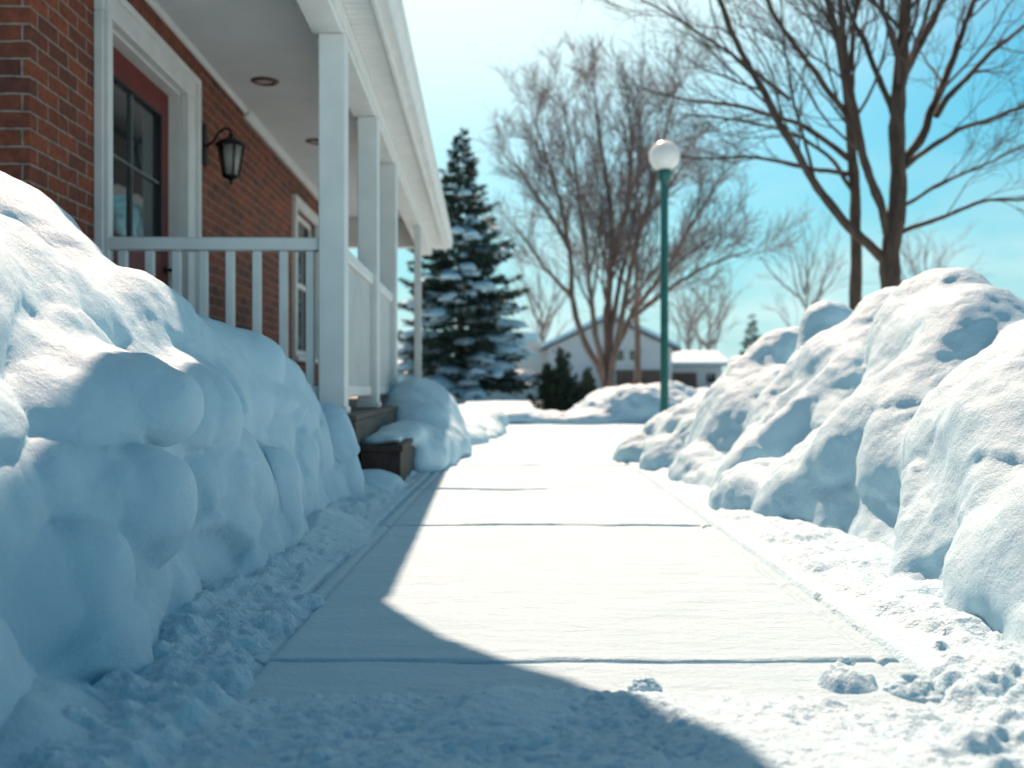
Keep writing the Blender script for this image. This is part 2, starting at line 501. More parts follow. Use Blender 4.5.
am = nd(nt, 'ShaderNodeMix', data_type='RGBA'); am.inputs['B'].default_value = (10.6, 12.2, 12.0, 1)
nt.links.new(ag.outputs[0], am.inputs['Factor']); nt.links.new(cm.outputs['Result'], am.inputs['A'])
zd = nd(nt, 'ShaderNodeMapRange'); zd.interpolation_type = 'SMOOTHSTEP'      # the sky deepens towards the zenith
zd.inputs['From Min'].default_value = .30; zd.inputs['From Max'].default_value = .75; zd.inputs['To Min'].default_value = 1.0; zd.inputs['To Max'].default_value = .55
nt.links.new(sx.outputs[2], zd.inputs['Value'])
zm_ = nd(nt, 'ShaderNodeVectorMath', operation='SCALE'); nt.links.new(am.outputs['Result'], zm_.inputs[0]); nt.links.new(zd.outputs[0], zm_.inputs['Scale'])
nt.links.new(zm_.outputs[0], bg.inputs['Color'])
bg.inputs['Strength'].default_value = 0.098

sl = bpy.data.lights.new('sun', 'SUN'); sl.energy = 8.6; sl.angle = R(.6); sl.color = (1, .68, .50)
so = bpy.data.objects.new('sun', sl); COL.objects.link(so)
sd = Vector((sin(R(SUN_AZ))*cos(R(SUN_EL)), cos(R(SUN_AZ))*cos(R(SUN_EL)), sin(R(SUN_EL))))
so.rotation_euler = sd.to_track_quat('Z', 'Y').to_euler()

cd = bpy.data.cameras.new('camera'); co = bpy.data.objects.new('camera', cd); COL.objects.link(co)
co.location = (0, 0, CAM_Z); co.rotation_euler = (R(90), 0, 0)
cd.sensor_width = 36; cd.lens = F_PX/1024*36; cd.shift_y = (HOR-384)/1024
cd.clip_start = .05; cd.clip_end = 2000
cd.dof.use_dof = True; cd.dof.focus_distance = 2.9; cd.dof.aperture_fstop = 2.3
S.camera = co
S.view_settings.view_transform = 'Standard'; S.view_settings.look = 'None'; S.view_settings.exposure = 0
try:
    S.cycles.max_bounces = 8; S.cycles.diffuse_bounces = 3
except Exception: pass

# ------------------------------------------------------------------ ground
def grid_mesh(name, xs, ys, zf, keep=None):
    X, Y = np.meshgrid(xs, ys, indexing='ij')
    Z = zf(X, Y)
    V = np.stack([X, Y, Z], -1).reshape(-1, 3)
    n, m = len(xs), len(ys)
    i = np.arange(n-1)[:, None]*m + np.arange(m-1)[None, :]
    Q = np.stack([i, i+m, i+m+1, i+1], -1).reshape(-1, 4)
    if keep is not None:
        k = keep(X, Y, Z).reshape(-1)
        Q = Q[k[Q].any(axis=1)]
        used = np.unique(Q); mp_ = -np.ones(len(V), int); mp_[used] = np.arange(len(used))
        V = V[used]; Q = mp_[Q]
    return np_mesh(name, V, Q)
def P3(X, Y, s, z=0.0): return np.stack([X*s, Y*s, np.full_like(X, z)], -1)

def field_z(X, Y):
    d = np.hypot(X, Y)
    z = .05*fbm(P3(X, Y, .35), 3) + .02*fbm(P3(X, Y, 1.6), 3)
    z = z*np.clip((np.abs(X-.2)-1.1)/1.5 + np.clip((Y-13)/6, 0, 1), .05, 1)
    return z - .03 + np.clip((Y-60)/400, 0, 1)*1.5
xs = np.concatenate([-np.geomspace(400, 6, 40), np.linspace(-5.8, 6.2, 120), np.geomspace(6.5, 400, 40)])
ys = np.concatenate([np.linspace(-12, 0, 20), np.linspace(.1, 30, 220), np.geomspace(30.5, 900, 60)])
tag(link('snow_ground', grid_mesh('snow_ground', xs, ys, field_z), M['field']), kind='structure')

PYAW = 7/F_PX
def path_l(y): return -.610 + PYAW*(y-2.36)
def path_r(y): return .885 + PYAW*(y-2.36)
joints = [2.235, 4.41, 5.98, 7.75, 9.5, 11.3]
ys = [1.0]
while ys[-1] < 15: ys.append(ys[-1]*1.004)
ys = np.array(ys)
ex = []
for j in joints:
    ex += [j+d for d in (-.022,-.016,-.011,-.008,-.005,-.002,.001,.004,.007,.010,.014,.020)]
ys = np.unique(np.concatenate([ys[np.min(np.abs(ys[:, None]-np.array(joints)[None]), axis=1) > .024], ex]))
us = np.concatenate([[0, .002, .006, .012], np.linspace(.02, .98, 160), [.988, .994, .998, 1]])
def path_mesh():
    U, Y = np.meshgrid(us, ys, indexing='ij')
    X = path_l(Y) + (path_r(Y)-path_l(Y))*U
    z = .022 + .004*fbm(P3(X, Y, 2.2), 3) + .0016*fbm(np.stack([X*7, Y*26, X*0], -1), 3)
    for k, j in enumerate(joints):
        jy = j + .010*fbm(P3(X, X*0+j, 3.0), 3) + (.035*(X-.1) if k == 2 else 0)
        wd = (.0075 if k == 0 else .013) * (1 + .3*vnoise(P3(X, X*0, 9.0, j)))
        d = np.abs(Y - jy)/wd
        z -= .024*np.clip(1.35 - d, 0, 1)
        z += .004*np.exp(-((Y-jy-.03)/.02)**2)
    e = np.minimum(U, 1-U)*(1.49)
    z -= .012*np.exp(-((e-.055)/.008)**2)       # tooled line along both edges
    z -= .03*np.clip(1 - e/.014, 0, 1)**1.5
    V = np.stack([X, Y, z], -1).reshape(-1, 3)
    n, m = U.shape
    i = np.arange(n-1)[:, None]*m + np.arange(m-1)[None, :]
    return np_mesh('path', V, np.stack([i, i+m, i+m+1, i+1], -1).reshape(-1, 4))
tag(link('path', path_mesh(), M['path']), kind='structure')

# loose crumbly snow along both edges of the path and across its near end
def lump_field(X, Y, n, xr, yr, rr, seed, flat=.75):
    g = np.random.default_rng(seed)
    Z = np.full(X.shape, -1.0)
    xs_ = X[:, 0]; ys_ = Y[0, :]
    for _ in range(n):
        cy = g.uniform(*yr) if not callable(yr) else yr(g)
        cx = xr(g, cy); r = g.uniform(0, 1)**2.2*(rr[1]-rr[0])+rr[0]
        i0, i1 = np.searchsorted(xs_, [cx-r*1.3, cx+r*1.3]); j0, j1 = np.searchsorted(ys_, [cy-r*1.3, cy+r*1.3])
        if i1 <= i0 or j1 <= j0: continue
        sx_, sy_ = X[i0:i1, j0:j1], Y[i0:i1, j0:j1]
        a = g.uniform(0, pi); dx, dy = sx_-cx, sy_-cy
        e = g.uniform(.8, 1.25)
        d2 = ((cos(a)*dx+sin(a)*dy)/(r*e))**2 + ((-sin(a)*dx+cos(a)*dy)/(r/e))**2
        zz = r*flat*np.sqrt(np.clip(1-d2, 0, 1)) - r*.12
        Z[i0:i1, j0:j1] = np.maximum(Z[i0:i1, j0:j1], np.where(d2 < 1, zz, -1))
    return Z
def loose_mesh():
    xs = np.arange(-1.25, 1.75, .0065); ys = [1.05]
    while ys[-1] < 10.5: ys.append(ys[-1]*1.0032)
    ys = np.array(ys)
    X, Y = np.meshgrid(xs, ys, indexing='ij')
    L, Rr = path_l(Y), path_r(Y)
    wl = .03*fbm(P3(X*0+3, Y, 2.2), 4); wr = .04*fbm(P3(X*0+9, Y, 2.0), 4)
    # blanket: thick outside the path, thin lip on it, across the whole width close to the camera
    bl = np.clip((L + .005 + wl - X)/.16, 0, 1)
    br = np.clip((X - Rr - .0 + wr)/.20, 0, 1)
    nearedge = 2.13 + .035*fbm(P3(X, Y*0, 1.7), 4)
    bn = np.clip((nearedge - Y)/.22, 0, 1)**.7
    cover = np.maximum(np.maximum(bl, br), bn*.75)
    soft = .5+.5*fbm(P3(X, Y, 5.0), 4)
    side = np.clip(np.maximum(bl, br)*1.1, .18, 1)
    Z = -.012 + .05*cover*(.6+.4*soft) + .010*cover*side*fbm(P3(X, Y, 22.0), 3)
    lp = [
        lump_field(X, Y, 800, lambda g, y: path_l(y) - abs(g.normal(0, .13)) + .0, (1.2, 7.0), (.006, .03), 1, .6),
        lump_field(X, Y, 260, lambda g, y: path_l(y) + .02 - abs(g.normal(0, .16)), (1.15, 2.9), (.02, .07), 2, .6),
        lump_field(X, Y, 900, lambda g, y: path_r(y) + abs(g.normal(.02, .12)), (1.2, 8.5), (.006, .028), 3, .55),
        lump_field(X, Y, 110, lambda g, y: 1.0 + g.normal(0, .16), lambda g: 1.2+min(abs(g.normal(.25, .40)), .86), (.015, .07), 4, .65),
        lump_field(X, Y, 14, lambda g, y: g.uniform(-.5, .9), (1.1, 2.1), (.006, .016), 6, .5),
        lump_field(X, Y, 30, lambda g, y: -.5+g.normal(0, .2), (1.1, 1.75), (.01, .04), 8, .4),
    ]
    base = np.clip(Z, 0.0, None); lumpy = np.zeros(Z.shape)
    for l in lp:
        m = l > -.9
        lumpy = np.maximum(lumpy, np.where(m, np.clip(l/.02, 0, 1), 0))
        Z = np.where(m, np.maximum(Z, base + l + .004), Z)
    # soften the lumps so they read as caked snow
    for _ in range(7):
        Zp = np.pad(Z, 1, mode='edge')
        Z = .5*Z + .125*(Zp[:-2,1:-1]+Zp[2:,1:-1]+Zp[1:-1,:-2]+Zp[1:-1,2:])
    Z += np.clip(cover, .0, 1)*(.0035*fbm(P3(X, Y, 70.0), 3))
    Z += lumpy*(.010*fbm(P3(X, Y, 28.0), 2) + .006*fbm(P3(X, Y, 60.0, 3), 3))
    outside = np.clip(np.maximum(L-X, X-Rr)/.02, 0, 1)
    Z = np.maximum(Z, .012*outside)
    Z += .022*np.clip((Z-.0)/.02, 0, 1)
    V = np.stack([X, Y, Z], -1).reshape(-1, 3)
    n, m = X.shape
    i = np.arange(n-1)[:, None]*m + np.arange(m-1)[None, :]
    Q = np.stack([i, i+m, i+m+1, i+1], -1).reshape(-1, 4)
    k = (Z > .004).reshape(-1)
    Q = Q[k[Q].any(axis=1)]
    used = np.unique(Q); mp_ = -np.ones(len(V), int); mp_[used] = np.arange(len(used))
    return np_mesh('loose_snow', V[used], mp_[Q])
tag(link('loose_snow', loose_mesh(), M['loose']), 'crumbled loose snow along both edges and the near end of the path', 'loose snow', kind='stuff')

HX = -28/F_PX   # direction of the house: its long walls run towards pixel 484
def hw(lat, y, z): return Vector((-lat + HX*y, y, z))

# ------------------------------------------------------------------ snow banks
def left_bank(X, Y, Z):
    wx = .07*vnoise(np.stack([X*2.1, Y*2.1, Z*2.1], -1)); wz = .06*vnoise(np.stack([X*2.3+9, Y*2.3, Z*2.3+4], -1))
    wy = .08*vnoise(np.stack([X*2.0+3, Y*2.0+20, Z*2.0], -1))
    x, y, z = X+wx, Y+wy, Z+wz
    ky = [.2, 1.0, 2.0, 2.8, 3.5, 4.5, 5.3, 5.75, 6.05]
    hc = np.interp(y, ky, [1.22, 1.20, 1.16, 1.05, .92, .78, .60, .25, -.25])
    xc = np.interp(y, ky, [-1.75,-1.7,-1.62,-1.50,-1.32,-1.20,-1.16,-1.12,-1.1])
    xf = np.interp(y, ky, [-.84,-.84,-.86,-.86,-.86,-.88,-.92,-.97,-1.0])
    t = (xf - x)/(xf - xc)
    face = 1 - np.clip(1-t, 0, 1)**2.3
    back = 1 - .25*np.clip((xc - x)/.9, 0, 1)**1.5
    H = np.where(t <= 0, np.maximum(.035 + (xf-x)*.30, -.4), np.where(t < 1, .035+hc*face, .035+hc*back))
    f = (z - H)*.45
    # second swell behind the crest
    f = smin(f, ellip(x, y, z, (-2.05, 3.55, .75), (.62, .62, .66)), .12)
    bl = [  # px, py, Y, rx, ry, depth radius, blend
        (50, 400, 2.60, 130, 58, .34, .09), (92, 512, 2.30, 74, 52, .09, .05), (25, 640, 2.06, 100, 125, .15, .09), (5, 505, 2.06, 52, 60, .13, .022),
        (240, 492, 3.62, 46, 56, .10, .02), (328, 470, 5.3, 24, 58, .18, .03), (205, 358, 4.2, 80, 34, .24, .06), (150, 395, 3.2, 70, 46, .22, .05)]
    f = smin(f, ellip(x, y, z, hw(.66, 5.84, .0), (.24, .18, .10)), .06)
    for (px, py, yy, rx, ry, rd, kk) in bl:
        c = at(px, py, yy)
        f = smin(f, boulder(x, y, z, (c[0]-.01, c[1]+.005, c[2]), (rx*yy/F_PX*.98, rd, ry*yy/F_PX), rot=.55, p=2.35), kk*.8)
    return f
def bank_disp(a1, a2):
    def d(V, N):
        up = np.clip(N[:, 2], 0, 1)
        return a1*fbm(V*5.5, 3) + a2*fbm(V*22, 3)*(.5+up) 
    return d
def left_disp(V, N):
    Wp = V + .05*np.stack([vnoise(V*3+k*9) for k in range(3)], -1)
    hc = np.interp(V[:, 1], [1, 2.8, 3.5, 4.5, 5.3, 6], [1.28, 1.12, .95, .79, .60, .1])
    face = sstep(.86, .62, V[:, 2]/hc + .09*vnoise(V*2.2)) * sstep(.85, .55, N[:, 2])
    c1 = facets(Wp*np.array([4.2, 3.4, 4.6]), .7); c2 = facets(Wp*11.0+4, .6)
    cells = .058*c1 + .011*c2*sstep(-.2, .5, vnoise(V*2.7+5))
    cap = .030*(1-face)
    return face*cells + cap + .010*fbm(V*5.5, 3) + .0035*fbm(V*22, 3)*(.5+np.clip(N[:, 2], 0, 1))
tag(link('snow_bank', implicit_mesh('snow_bank', left_bank, (-3.0, .55, -.15), (-.55, 6.4, 1.6), .0165, 2, left_disp, 2), M['bank']),
    'tall shaded snow bank of rounded lumps on the left, before the brick house', 'snow bank', 'snow banks lining the cleared path')

def right_bank(X, Y, Z):
    wx = .08*vnoise(np.stack([X*1.9, Y*1.9, Z*1.9+6], -1)); wz = .07*vnoise(np.stack([X*2.0+5, Y*2.0, Z*2.0+1], -1))
    wy = .10*vnoise(np.stack([X*1.7+13, Y*1.7+2, Z*1.7], -1))
    x, y, z = X+wx, Y+wy, Z+wz
    ky = [.3, 1.5, 2.4, 3.5, 4.5, 5.5, 6.5, 7.5, 8.3, 8.95]
    hc = np.interp(y, ky, [.86, .92, .99, 1.01, .94, .90, .86, .72, .56, -.2])
    xc = np.interp(y, ky, [2.1, 2.1, 2.05, 2.1, 2.15, 2.2, 2.0, 1.72, 1.5, 1.4])
    xf = np.interp(y, ky, [1.24, 1.20, 1.20, 1.30, 1.26, 1.16, 1.12, 1.06, 1.02, 1.0])
    t = (x - xf)/(xc - xf)
    face = 1 - np.clip(1-t, 0, 1)**np.interp(y, [5.5, 7.5], [1.75, 2.5])
    back = 1 - .2*np.clip((x - xc)/1.2, 0, 1)**1.5
    H = np.where(t <= 0, np.maximum(.03 + (x-xf)*.55, -.4), np.where(t < 1, .045+hc*face, .045+hc*back))
    f = (z - H)*.5 + .05*sstep(.0, .25, z) + .02
    # wind-cut folds: gentle on the far side, steep on the side facing the camera
    q = y + .22*(x-1.2) + .20*vnoise(np.stack([x*.8, y*.8, z*.8+30], -1)) - .12*z
    hs = np.clip(hc, .1, 1.1)
    def saw(q, per, w):
        p = np.mod(q/per, 1.0)
        up = np.clip(p/w, 0, 1); up = up*up*(3-2*up)
        return np.where(p < w, up, 1 - (p-w)/(1-w))
    env = .45 + .55*np.clip(.5+vnoise(np.stack([x*.9+8, y*.9, z*.9], -1))*1.3, 0, 1)
    hs = hs*sstep(.0, .28, z + .6*np.clip(x-xf, -1, 1))*(1-.65*sstep(.45, .95, z))
    f = f - .17*hs*env*(saw(q+.3, 1.12, .20)-.35) - .05*hs*np.clip(vnoise(np.stack([x*1.4, y*1.4+11, z*1.4], -1))*2, 0, 1)*(saw(q+.25*x, .41, .3)-.3)
    sp = [  # spurs from the crest down to the foot
        ((700, 398, 8.4), (636, 446, 8.2), .14, .12), ((745, 372, 7.6), (668, 462, 7.2), .17, .12), ((790, 345, 7.0), (702, 470, 6.5), .18, .13),
        ((838, 330, 6.4), (748, 478, 5.9), .20, .13), ((890, 312, 5.8), (790, 488, 5.0), .20, .12),
        ((935, 312, 5.0), (800, 500, 4.6), .22, .12), ((968, 345, 4.4), (868, 530, 3.9), .22, .13),
        ((1000, 420, 3.7), (905, 575, 3.2), .20, .12), ((1060, 470, 3.0), (975, 615, 2.65), .20, .11),
        ((1120, 520, 2.6), (1050, 660, 2.25), .18, .10)]
    sp = [(a, (b[0]-4, b[1]+22, b[2]), ra, rb*.85) for a, b, ra, rb in sp]
    for a, b, ra, rb in sp:
        f = smin(f, capsule(x, y, z, at(*a), at(*b), ra, rb), .10)
    for c, r in (((2.15, 4.75, .86), (.42, .5, .26)), ((2.0, 5.9, .82), (.30, .35, .26)), ((1.72, 3.2, .50), (.28, .28, .24)),
                 ((1.38, 2.55, .22), (.17, .22, .2)), ((1.22, 5.1, .1), (.15, .3, .16)), ((1.15, 6.4, .1), (.14, .3, .16)), ((1.6, 2.35, .55), (.22, .24, .18)),
                 ((1.08, 7.4, .1), (.12, .25, .16)), ((1.02, 8.2, .08), (.12, .25, .16))):
        f = smin(f, ellip(x, y, z, (c[0]+.03, c[1], c[2]-.05), r), .14)
    # hollows that the plough and the wind left on the side facing the camera
    return f
def right_disp(V, N):
    Wp = V + .06*np.stack([vnoise(V*2.5+k*9) for k in range(3)], -1)
    lo = sstep(.75, .25, V[:, 2])*sstep(.0, .12, V[:, 2])
    c1 = facets(Wp*np.array([2.9, 2.4, 2.8])+7, .6); c2 = facets(Wp*9.0+2, .6)
    m = sstep(-.1, .5, vnoise(V*1.6+3))
    return (.25+.75*lo)*.038*c1 + .007*c2*m + .010*fbm(V*5.5, 3) + .0045*fbm(V*22, 3)*(.6+np.clip(N[:, 2], 0, 1))
tag(link('snow_bank', implicit_mesh('snow_bank', right_bank, (.8, .9, -.15), (3.4, 9.2, 1.45), .020, 1, right_disp), M['bank']),
    'long sunlit snow bank with wind carved spurs and hollows along the right of the path', 'snow bank', 'snow banks lining the cleared path')

def step_pile(X, Y, Z):
    w_ = .05*vnoise(np.stack([X*3, Y*3, Z*3], -1)); x, y, z = X+w_, Y-w_, Z+w_*.7
    f = ellip(x, y, z, hw(.62, 9.7, .10), (.46, 1.5, .62))
    f = smin(f, ellip(x, y, z, hw(.44, 8.0, .08), (.22, .95, .24)), .08)
    f = smin(f, ellip(x, y, z, hw(.60, 7.35, .27), (.17, 1.05, .075)), .05)
    f = smin(f, boulder(x, y, z, hw(.61, 6.82, .30), (.125, .83, .04), p=5), .03)
    f = smin(f, ellip(x, y, z, hw(.38, 9.0, .10), (.25, .8, .22)), .08)
    f = smin(f, ellip(x, y, z, hw(.30, 11.5, .02), (.35, 1.6, .22)), .1)
    return f
tag(link('snow_pile', implicit_mesh('snow_pile', step_pile, (-1.6, 5.9, -.1), (.1, 13.5, .9), .03, 2, bank_disp(.015, .005)), M['bank']),
    'small rounded snow pile spilling over the porch steps beside the path', 'snow pile')
def ridge(X, Y, Z):
    w_ = .12*vnoise(np.stack([X*2, Y*2, Z*2], -1)); x, y, z = X+w_, Y-w_, Z+w_*.5
    f = ellip(x, y, z, (-.55, 14.2, .0), (.40, 1.7, .26))
    f = smin(f, ellip(x, y, z, (-.75, 16.5, .0), (.6, 1.6, .30)), .1)
    f = smin(f, ellip(x, y, z, (-.35, 12.6, .0), (.22, 1.0, .16)), .1)
    return f
tag(link('snow_pile', implicit_mesh('snow_pile', ridge, (-1.7, 11, -.1), (.5, 18.5, .6), .04, 2, bank_disp(.03, .01)), M['bank']),
    'low lumpy snow ridge left of the path in front of the spruce', 'snow pile')
def far_mound(X, Y, Z):
    w_ = .22*vnoise(np.stack([X*1.3, Y*1.3, Z*1.3], -1)); x, y, z = X+w_, Y-w_, Z+w_*.5
    f = ellip(x, y, z, (2.45, 18.6, .0), (1.35, 1.0, .70))
    f = smin(f, ellip(x, y, z, (4.0, 19.2, .0), (1.5, 1.1, .62)), .2)
    f = smin(f, ellip(x, y, z, (1.1, 18.2, .0), (1.3, .7, .22)), .15)
    f = smin(f, ellip(x, y, z, (-.2, 18.0, .0), (.9, .6, .14)), .15)
    return f
tag(link('snow_pile', implicit_mesh('snow_pile', far_mound, (-1.8, 16.6, -.1), (6.4, 21, 1.2), .05, 2, bank_disp(.04, .014)), M['bank']),
    'broad ploughed snow pile at the far end of the path behind the lamp post', 'snow pile')

# a few separate lumps of snow lying on the swept path
def clump_mesh(seed, s):
    g = np.random.default_rng(seed)
    def fn(X, Y, Z):
        f = ellip(X, Y, Z, (0, 0, .0), (1.2, .9, .40))
        f = smin(f, ellip(X, Y, Z, (.1, 0, .2), (.8, .62, .42)), .2)
        for _ in range(16):
            a = g.uniform(0, 2*pi); q = g.uniform(0, 1)**.6; r = g.uniform(.12, .30)*(1.15-.5*q)
            f = smin(f, boulder(X, Y, Z, (cos(a)*q*1.05, sin(a)*q*.75, .58*(1-q*q)+.05), (r, r*g.uniform(.7, 1.2), r*g.uniform(.7, 1.1)), rot=g.uniform(0, 3), p=3), .12)
        return f
    me = implicit_mesh('snow_clump', fn, (-1.6,-1.4,-.4), (1.6, 1.4, 1.2), .06, 1, lambda V, N: .05*fbm(V*4+seed, 3))
    from mathutils import Matrix
    me.transform(Matrix.Diagonal((s, s*.9, s*.95, 1)))
    return me
for k, (px, py, s, lab) in enumerate([
        (645, 684, .030, 'small flat snow clump alone on the near path, right of the house shadow'),
        (846, 660, .030, 'larger snow clump at the right end of the nearest path joint'),
        (915, 690, .055, 'biggest jagged snow clump near the lower right corner'),
        (682, 706, .012, 'tiny snow crumb below the flat clump on the near path')]):
    yy = F_PX*(CAM_Z-.03)/(py-HOR)
    p = at(px, py, yy)
    o = link('snow_clump', clump_mesh(40+k, s), M['loose'], loc=(p.x, p.y, .022 if py > 670 else .014), rz=k*1.1)
    tag(o, lab, 'snow clump', 'loose snow clumps on the path')

# ------------------------------------------------------------------ brick house with porch
house = empty('brick_house', (0, 0, 0), math.atan(-HX))
tag(house, 'red brick house with white columned porch, dark red door and snowy roof', 'house')
WL = -2.28; DK = .47; CE = CAM_Z + 2.62; BB = CAM_Z + 2.07; SO = CAM_Z + 2.22
Y0, Y1 = 5.06, 16.2
dY0, dY1, dZ1 = 6.02, 7.60, 2.87       # door opening
wY0, wY1, wZ0, wZ1 = 12.0, 13.5, 1.02, 2.80
# walls, built round the openings
mb = MB()
T = .30
mb.box(WL-T, WL, Y0, dY0, -.3, CE+.3); mb.box(WL-T, WL, dY0, dY1, dZ1, CE+.3); mb.box(WL-T, WL, dY0, dY1, -.3, DK)
mb.box(WL-T, WL, dY1, wY0, -.3, CE+.3); mb.box(WL-T, WL, wY0, wY1, -.3, wZ0); mb.box(WL-T, WL, wY0, wY1, wZ1, CE+.3)
mb.box(WL-T, WL, wY1, Y1, -.3, CE+.3)
mb.box(-9, WL-T, Y0, Y0+T, -.3, CE+.3); mb.box(-9, WL-T, Y1-T, Y1, -.3, CE+.3); mb.box(-9, -9+T, Y0+T, Y1-T, -.3, CE+.3)
mb.build('wall', M['brick'], house)
# soldier course over the door
mb = MB(); y = dY0-.38
while y < dY1+.40:
    mb.box(WL+.002, WL+.012, y, y+.068, dZ1+.155, CE-.02, .004); y += .078
mb.build('soldier_course', mat_noise('soldier_brick', (.14,.045,.03), (.28,.085,.045), 14, .85, .004, 60), house)
# door
door = MB()
DX = WL-.09
def frame_box(m, x0, x1, y0, y1, z0, z1, wdt, bev=.004):
    m.box(x0, x1, y0, y0+wdt, z0, z1, bev); m.box(x0, x1, y1-wdt, y1, z0, z1, bev)
    m.box(x0, x1, y0+wdt, y1-wdt, z1-wdt, z1, bev); m.box(x0, x1, y0+wdt, y1-wdt, z0, z0+wdt, bev)
a, b_ = dY0+.04, dY1-.05
st = .17
gz0 = 1.62; gz1 = dZ1-.05-.19
door.box(DX-.05, DX, a, a+st, DK+.03, dZ1-.05, .005); door.box(DX-.05, DX, b_-st, b_, DK+.03, dZ1-.05, .005)
door.box(DX-.05, DX, a+st, b_-st, gz1, dZ1-.05, .005); door.box(DX-.05, DX, a+st, b_-st, gz0-.2, gz0, .005)
door.box(DX-.05, DX, a+st, b_-st, DK+.03, DK+.25, .005); door.box(DX-.045, DX-.025, a+st, b_-st, DK+.25, gz0-.2)
d = door.build('door', M['door'], house)
for k in range(2):
    pa = a+st+.06 + k*((b_-a-2*st)/2); MB().box(DX-.025, DX-.006, pa, pa+(b_-a-2*st)/2-.12, DK+.31, gz0-.26, .012).build('door_panel', M['door'], d)
g = MB(); frame_box(g, DX-.03, DX+.006, a+st-.01, b_-st+.01, gz0-.01, gz1+.01, .018); g.build('glazing_bead', M['doordark'], d)
MB().box(DX-.036, DX-.028, a+st, b_-st, gz0, gz1).build('pane', M['glass'], d)
g = MB(); ym = (a+b_)/2; zm = gz0+(gz1-gz0)*.5
g.box(DX-.027, DX-.008, ym-.009, ym+.009, gz0+.02, gz1-.02); g.box(DX-.0275, DX-.0085, a+st+.02, b_-st-.02, zm-.009, zm+.009)
g.build('muntin', mat_noise('grey_muntin', (.10,.11,.11), (.16,.17,.17), 9, .5), d)
g = MB(); g.lathe([(.0, 0), (.028, .002), (.028, .01), (.012, .014), (.012, .05), (.03, .06), (.034, .08), (.02, .095), (0, .098)], n=16)
h = g.build('handle', M['iron'], d); h.location = (DX, b_-.085, 1.5); h.rotation_euler = (0, R(90), 0)
# jamb, casing
g = MB()
g.box(DX-.06, WL-.004, dY0+.001, dY0+.04, DK+.002, dZ1-.001); g.box(DX-.06, WL-.004, dY1-.05, dY1-.001, DK+.002, dZ1-.001); g.box(DX-.06, WL-.004, dY0+.04, dY1-.05, dZ1-.05, dZ1-.001)
cw = .15
for (y0, y1) in ((dY0-cw+.01, dY0+.02), (dY1-.03, dY1+cw+.06)):
    g.box(WL-.002, WL+.055, y0, y1, DK+.002, dZ1-.031, .006)
g.box(WL-.001, WL+.058, dY0-cw+.005, dY1+cw+.065, dZ1-.03, dZ1+.15, .006)
g.box(WL+.054, WL+.085, dY1+cw+.0, dY1+cw+.055, DK+.003, dZ1+.10, .004)
g.box(WL+.054, WL+.083, dY0-cw+.02, dY0-cw+.06, DK+.003, dZ1+.10, .004)
g.box(WL+.055, WL+.085, dY0-cw+.02, dY1+cw+.056, dZ1+.1005, dZ1+.145, .004)
g.build('door_frame', M['white'], house)
# window
wn = MB(); frame_box(wn, WL-.10, WL-.05, wY0, wY1, wZ0, wZ1, .07); wn.box(WL-.098, WL-.052, wY0+.07, wY1-.07, (wZ0+wZ1)/2-.03, (wZ0+wZ1)/2+.03)
wo = wn.build('window', M['white'], house)
MB().box(WL-.082, WL-.072, wY0+.06, wY1-.06, wZ0+.06, wZ1-.06).build('pane', M['glass'], wo)
g = MB(); g.box(WL-.05, WL+.05, wY0-.11, wY0, wZ0-.02, wZ1, .005); g.box(WL-.05, WL+.05, wY1, wY1+.11, wZ0-.02, wZ1, .005); g.box(WL-.05, WL+.055, wY0-.12, wY1+.12, wZ1+.0005, wZ1+.12, .005)
g.build('frame', M['white'], wo)
MB().box(WL-.05, WL+.09, wY0-.14, wY1+.14, wZ0-.08, wZ0-.021, .006).build('sill', M['white'], wo)
# dark rooms behind the openings
g = MB(); g.box(WL-2.3, WL-2.25, dY0-1, wY1+1.5, DK-.1, CE); g.box(WL-2.25, WL-.31, dY0-1, dY0-.95, DK-.1, CE)
g.build('room_wall', mat_noise('room', (.10,.09,.08), (.14,.13,.12), 3, .8), house)
# porch ceiling of narrow boards
pY0, pY1 = 5.78, 15.9
prof = []; y = pY0
while y < pY1-.05:
    prof += [(y, CE), (y+.094, CE), (y+.097, CE+.010), (y+.101, CE+.010)]; y += .104
prof += [(pY1, CE), (pY1, CE+.05), (pY0, CE+.05)]
MB().prism(prof, 0, WL+.002, -1.012).build('ceiling', M['ceil'], house)
g = MB(); g.prism([(WL+.002, CE-.075), (WL+.03, CE-.07), (WL+.065, CE-.02), (WL+.065, CE-.002), (WL+.002, CE-.002)], 1, 9.5, pY1)
g.prism([(WL+.014, CE-.04), (WL+.03, CE-.035), (WL+.05, CE-.01), (WL+.05, CE-.002), (WL+.014, CE-.002)], 1, pY0, 9.499)
g.build('crown_moulding', M['white'], house)
# beam
g = MB(); g.box(-1.01, -.83, 5.35, 15.8, BB, CE+.05, .006); g.box(-.829, -.818, 5.35, 15.8, BB+.03, SO-.001); g.build('beam', M['white'], house)
g = MB(); g.box(WL+.003, -1.012, 15.61, 15.8, BB+.1, CE-.003, .006); g.build('beam', M['white'], house)
# soffit
prof = []; y = pY0-.15
while y < 16.1:
    prof += [(y, SO), (y+.075, SO), (y+.078, SO+.008), (y+.082, SO+.008)]; y += .085
prof += [(16.2, SO), (16.2, SO+.03), (pY0-.15, SO+.03)]
MB().prism(prof, 0, -.817, -.645).build('soffit', M['white'], house)
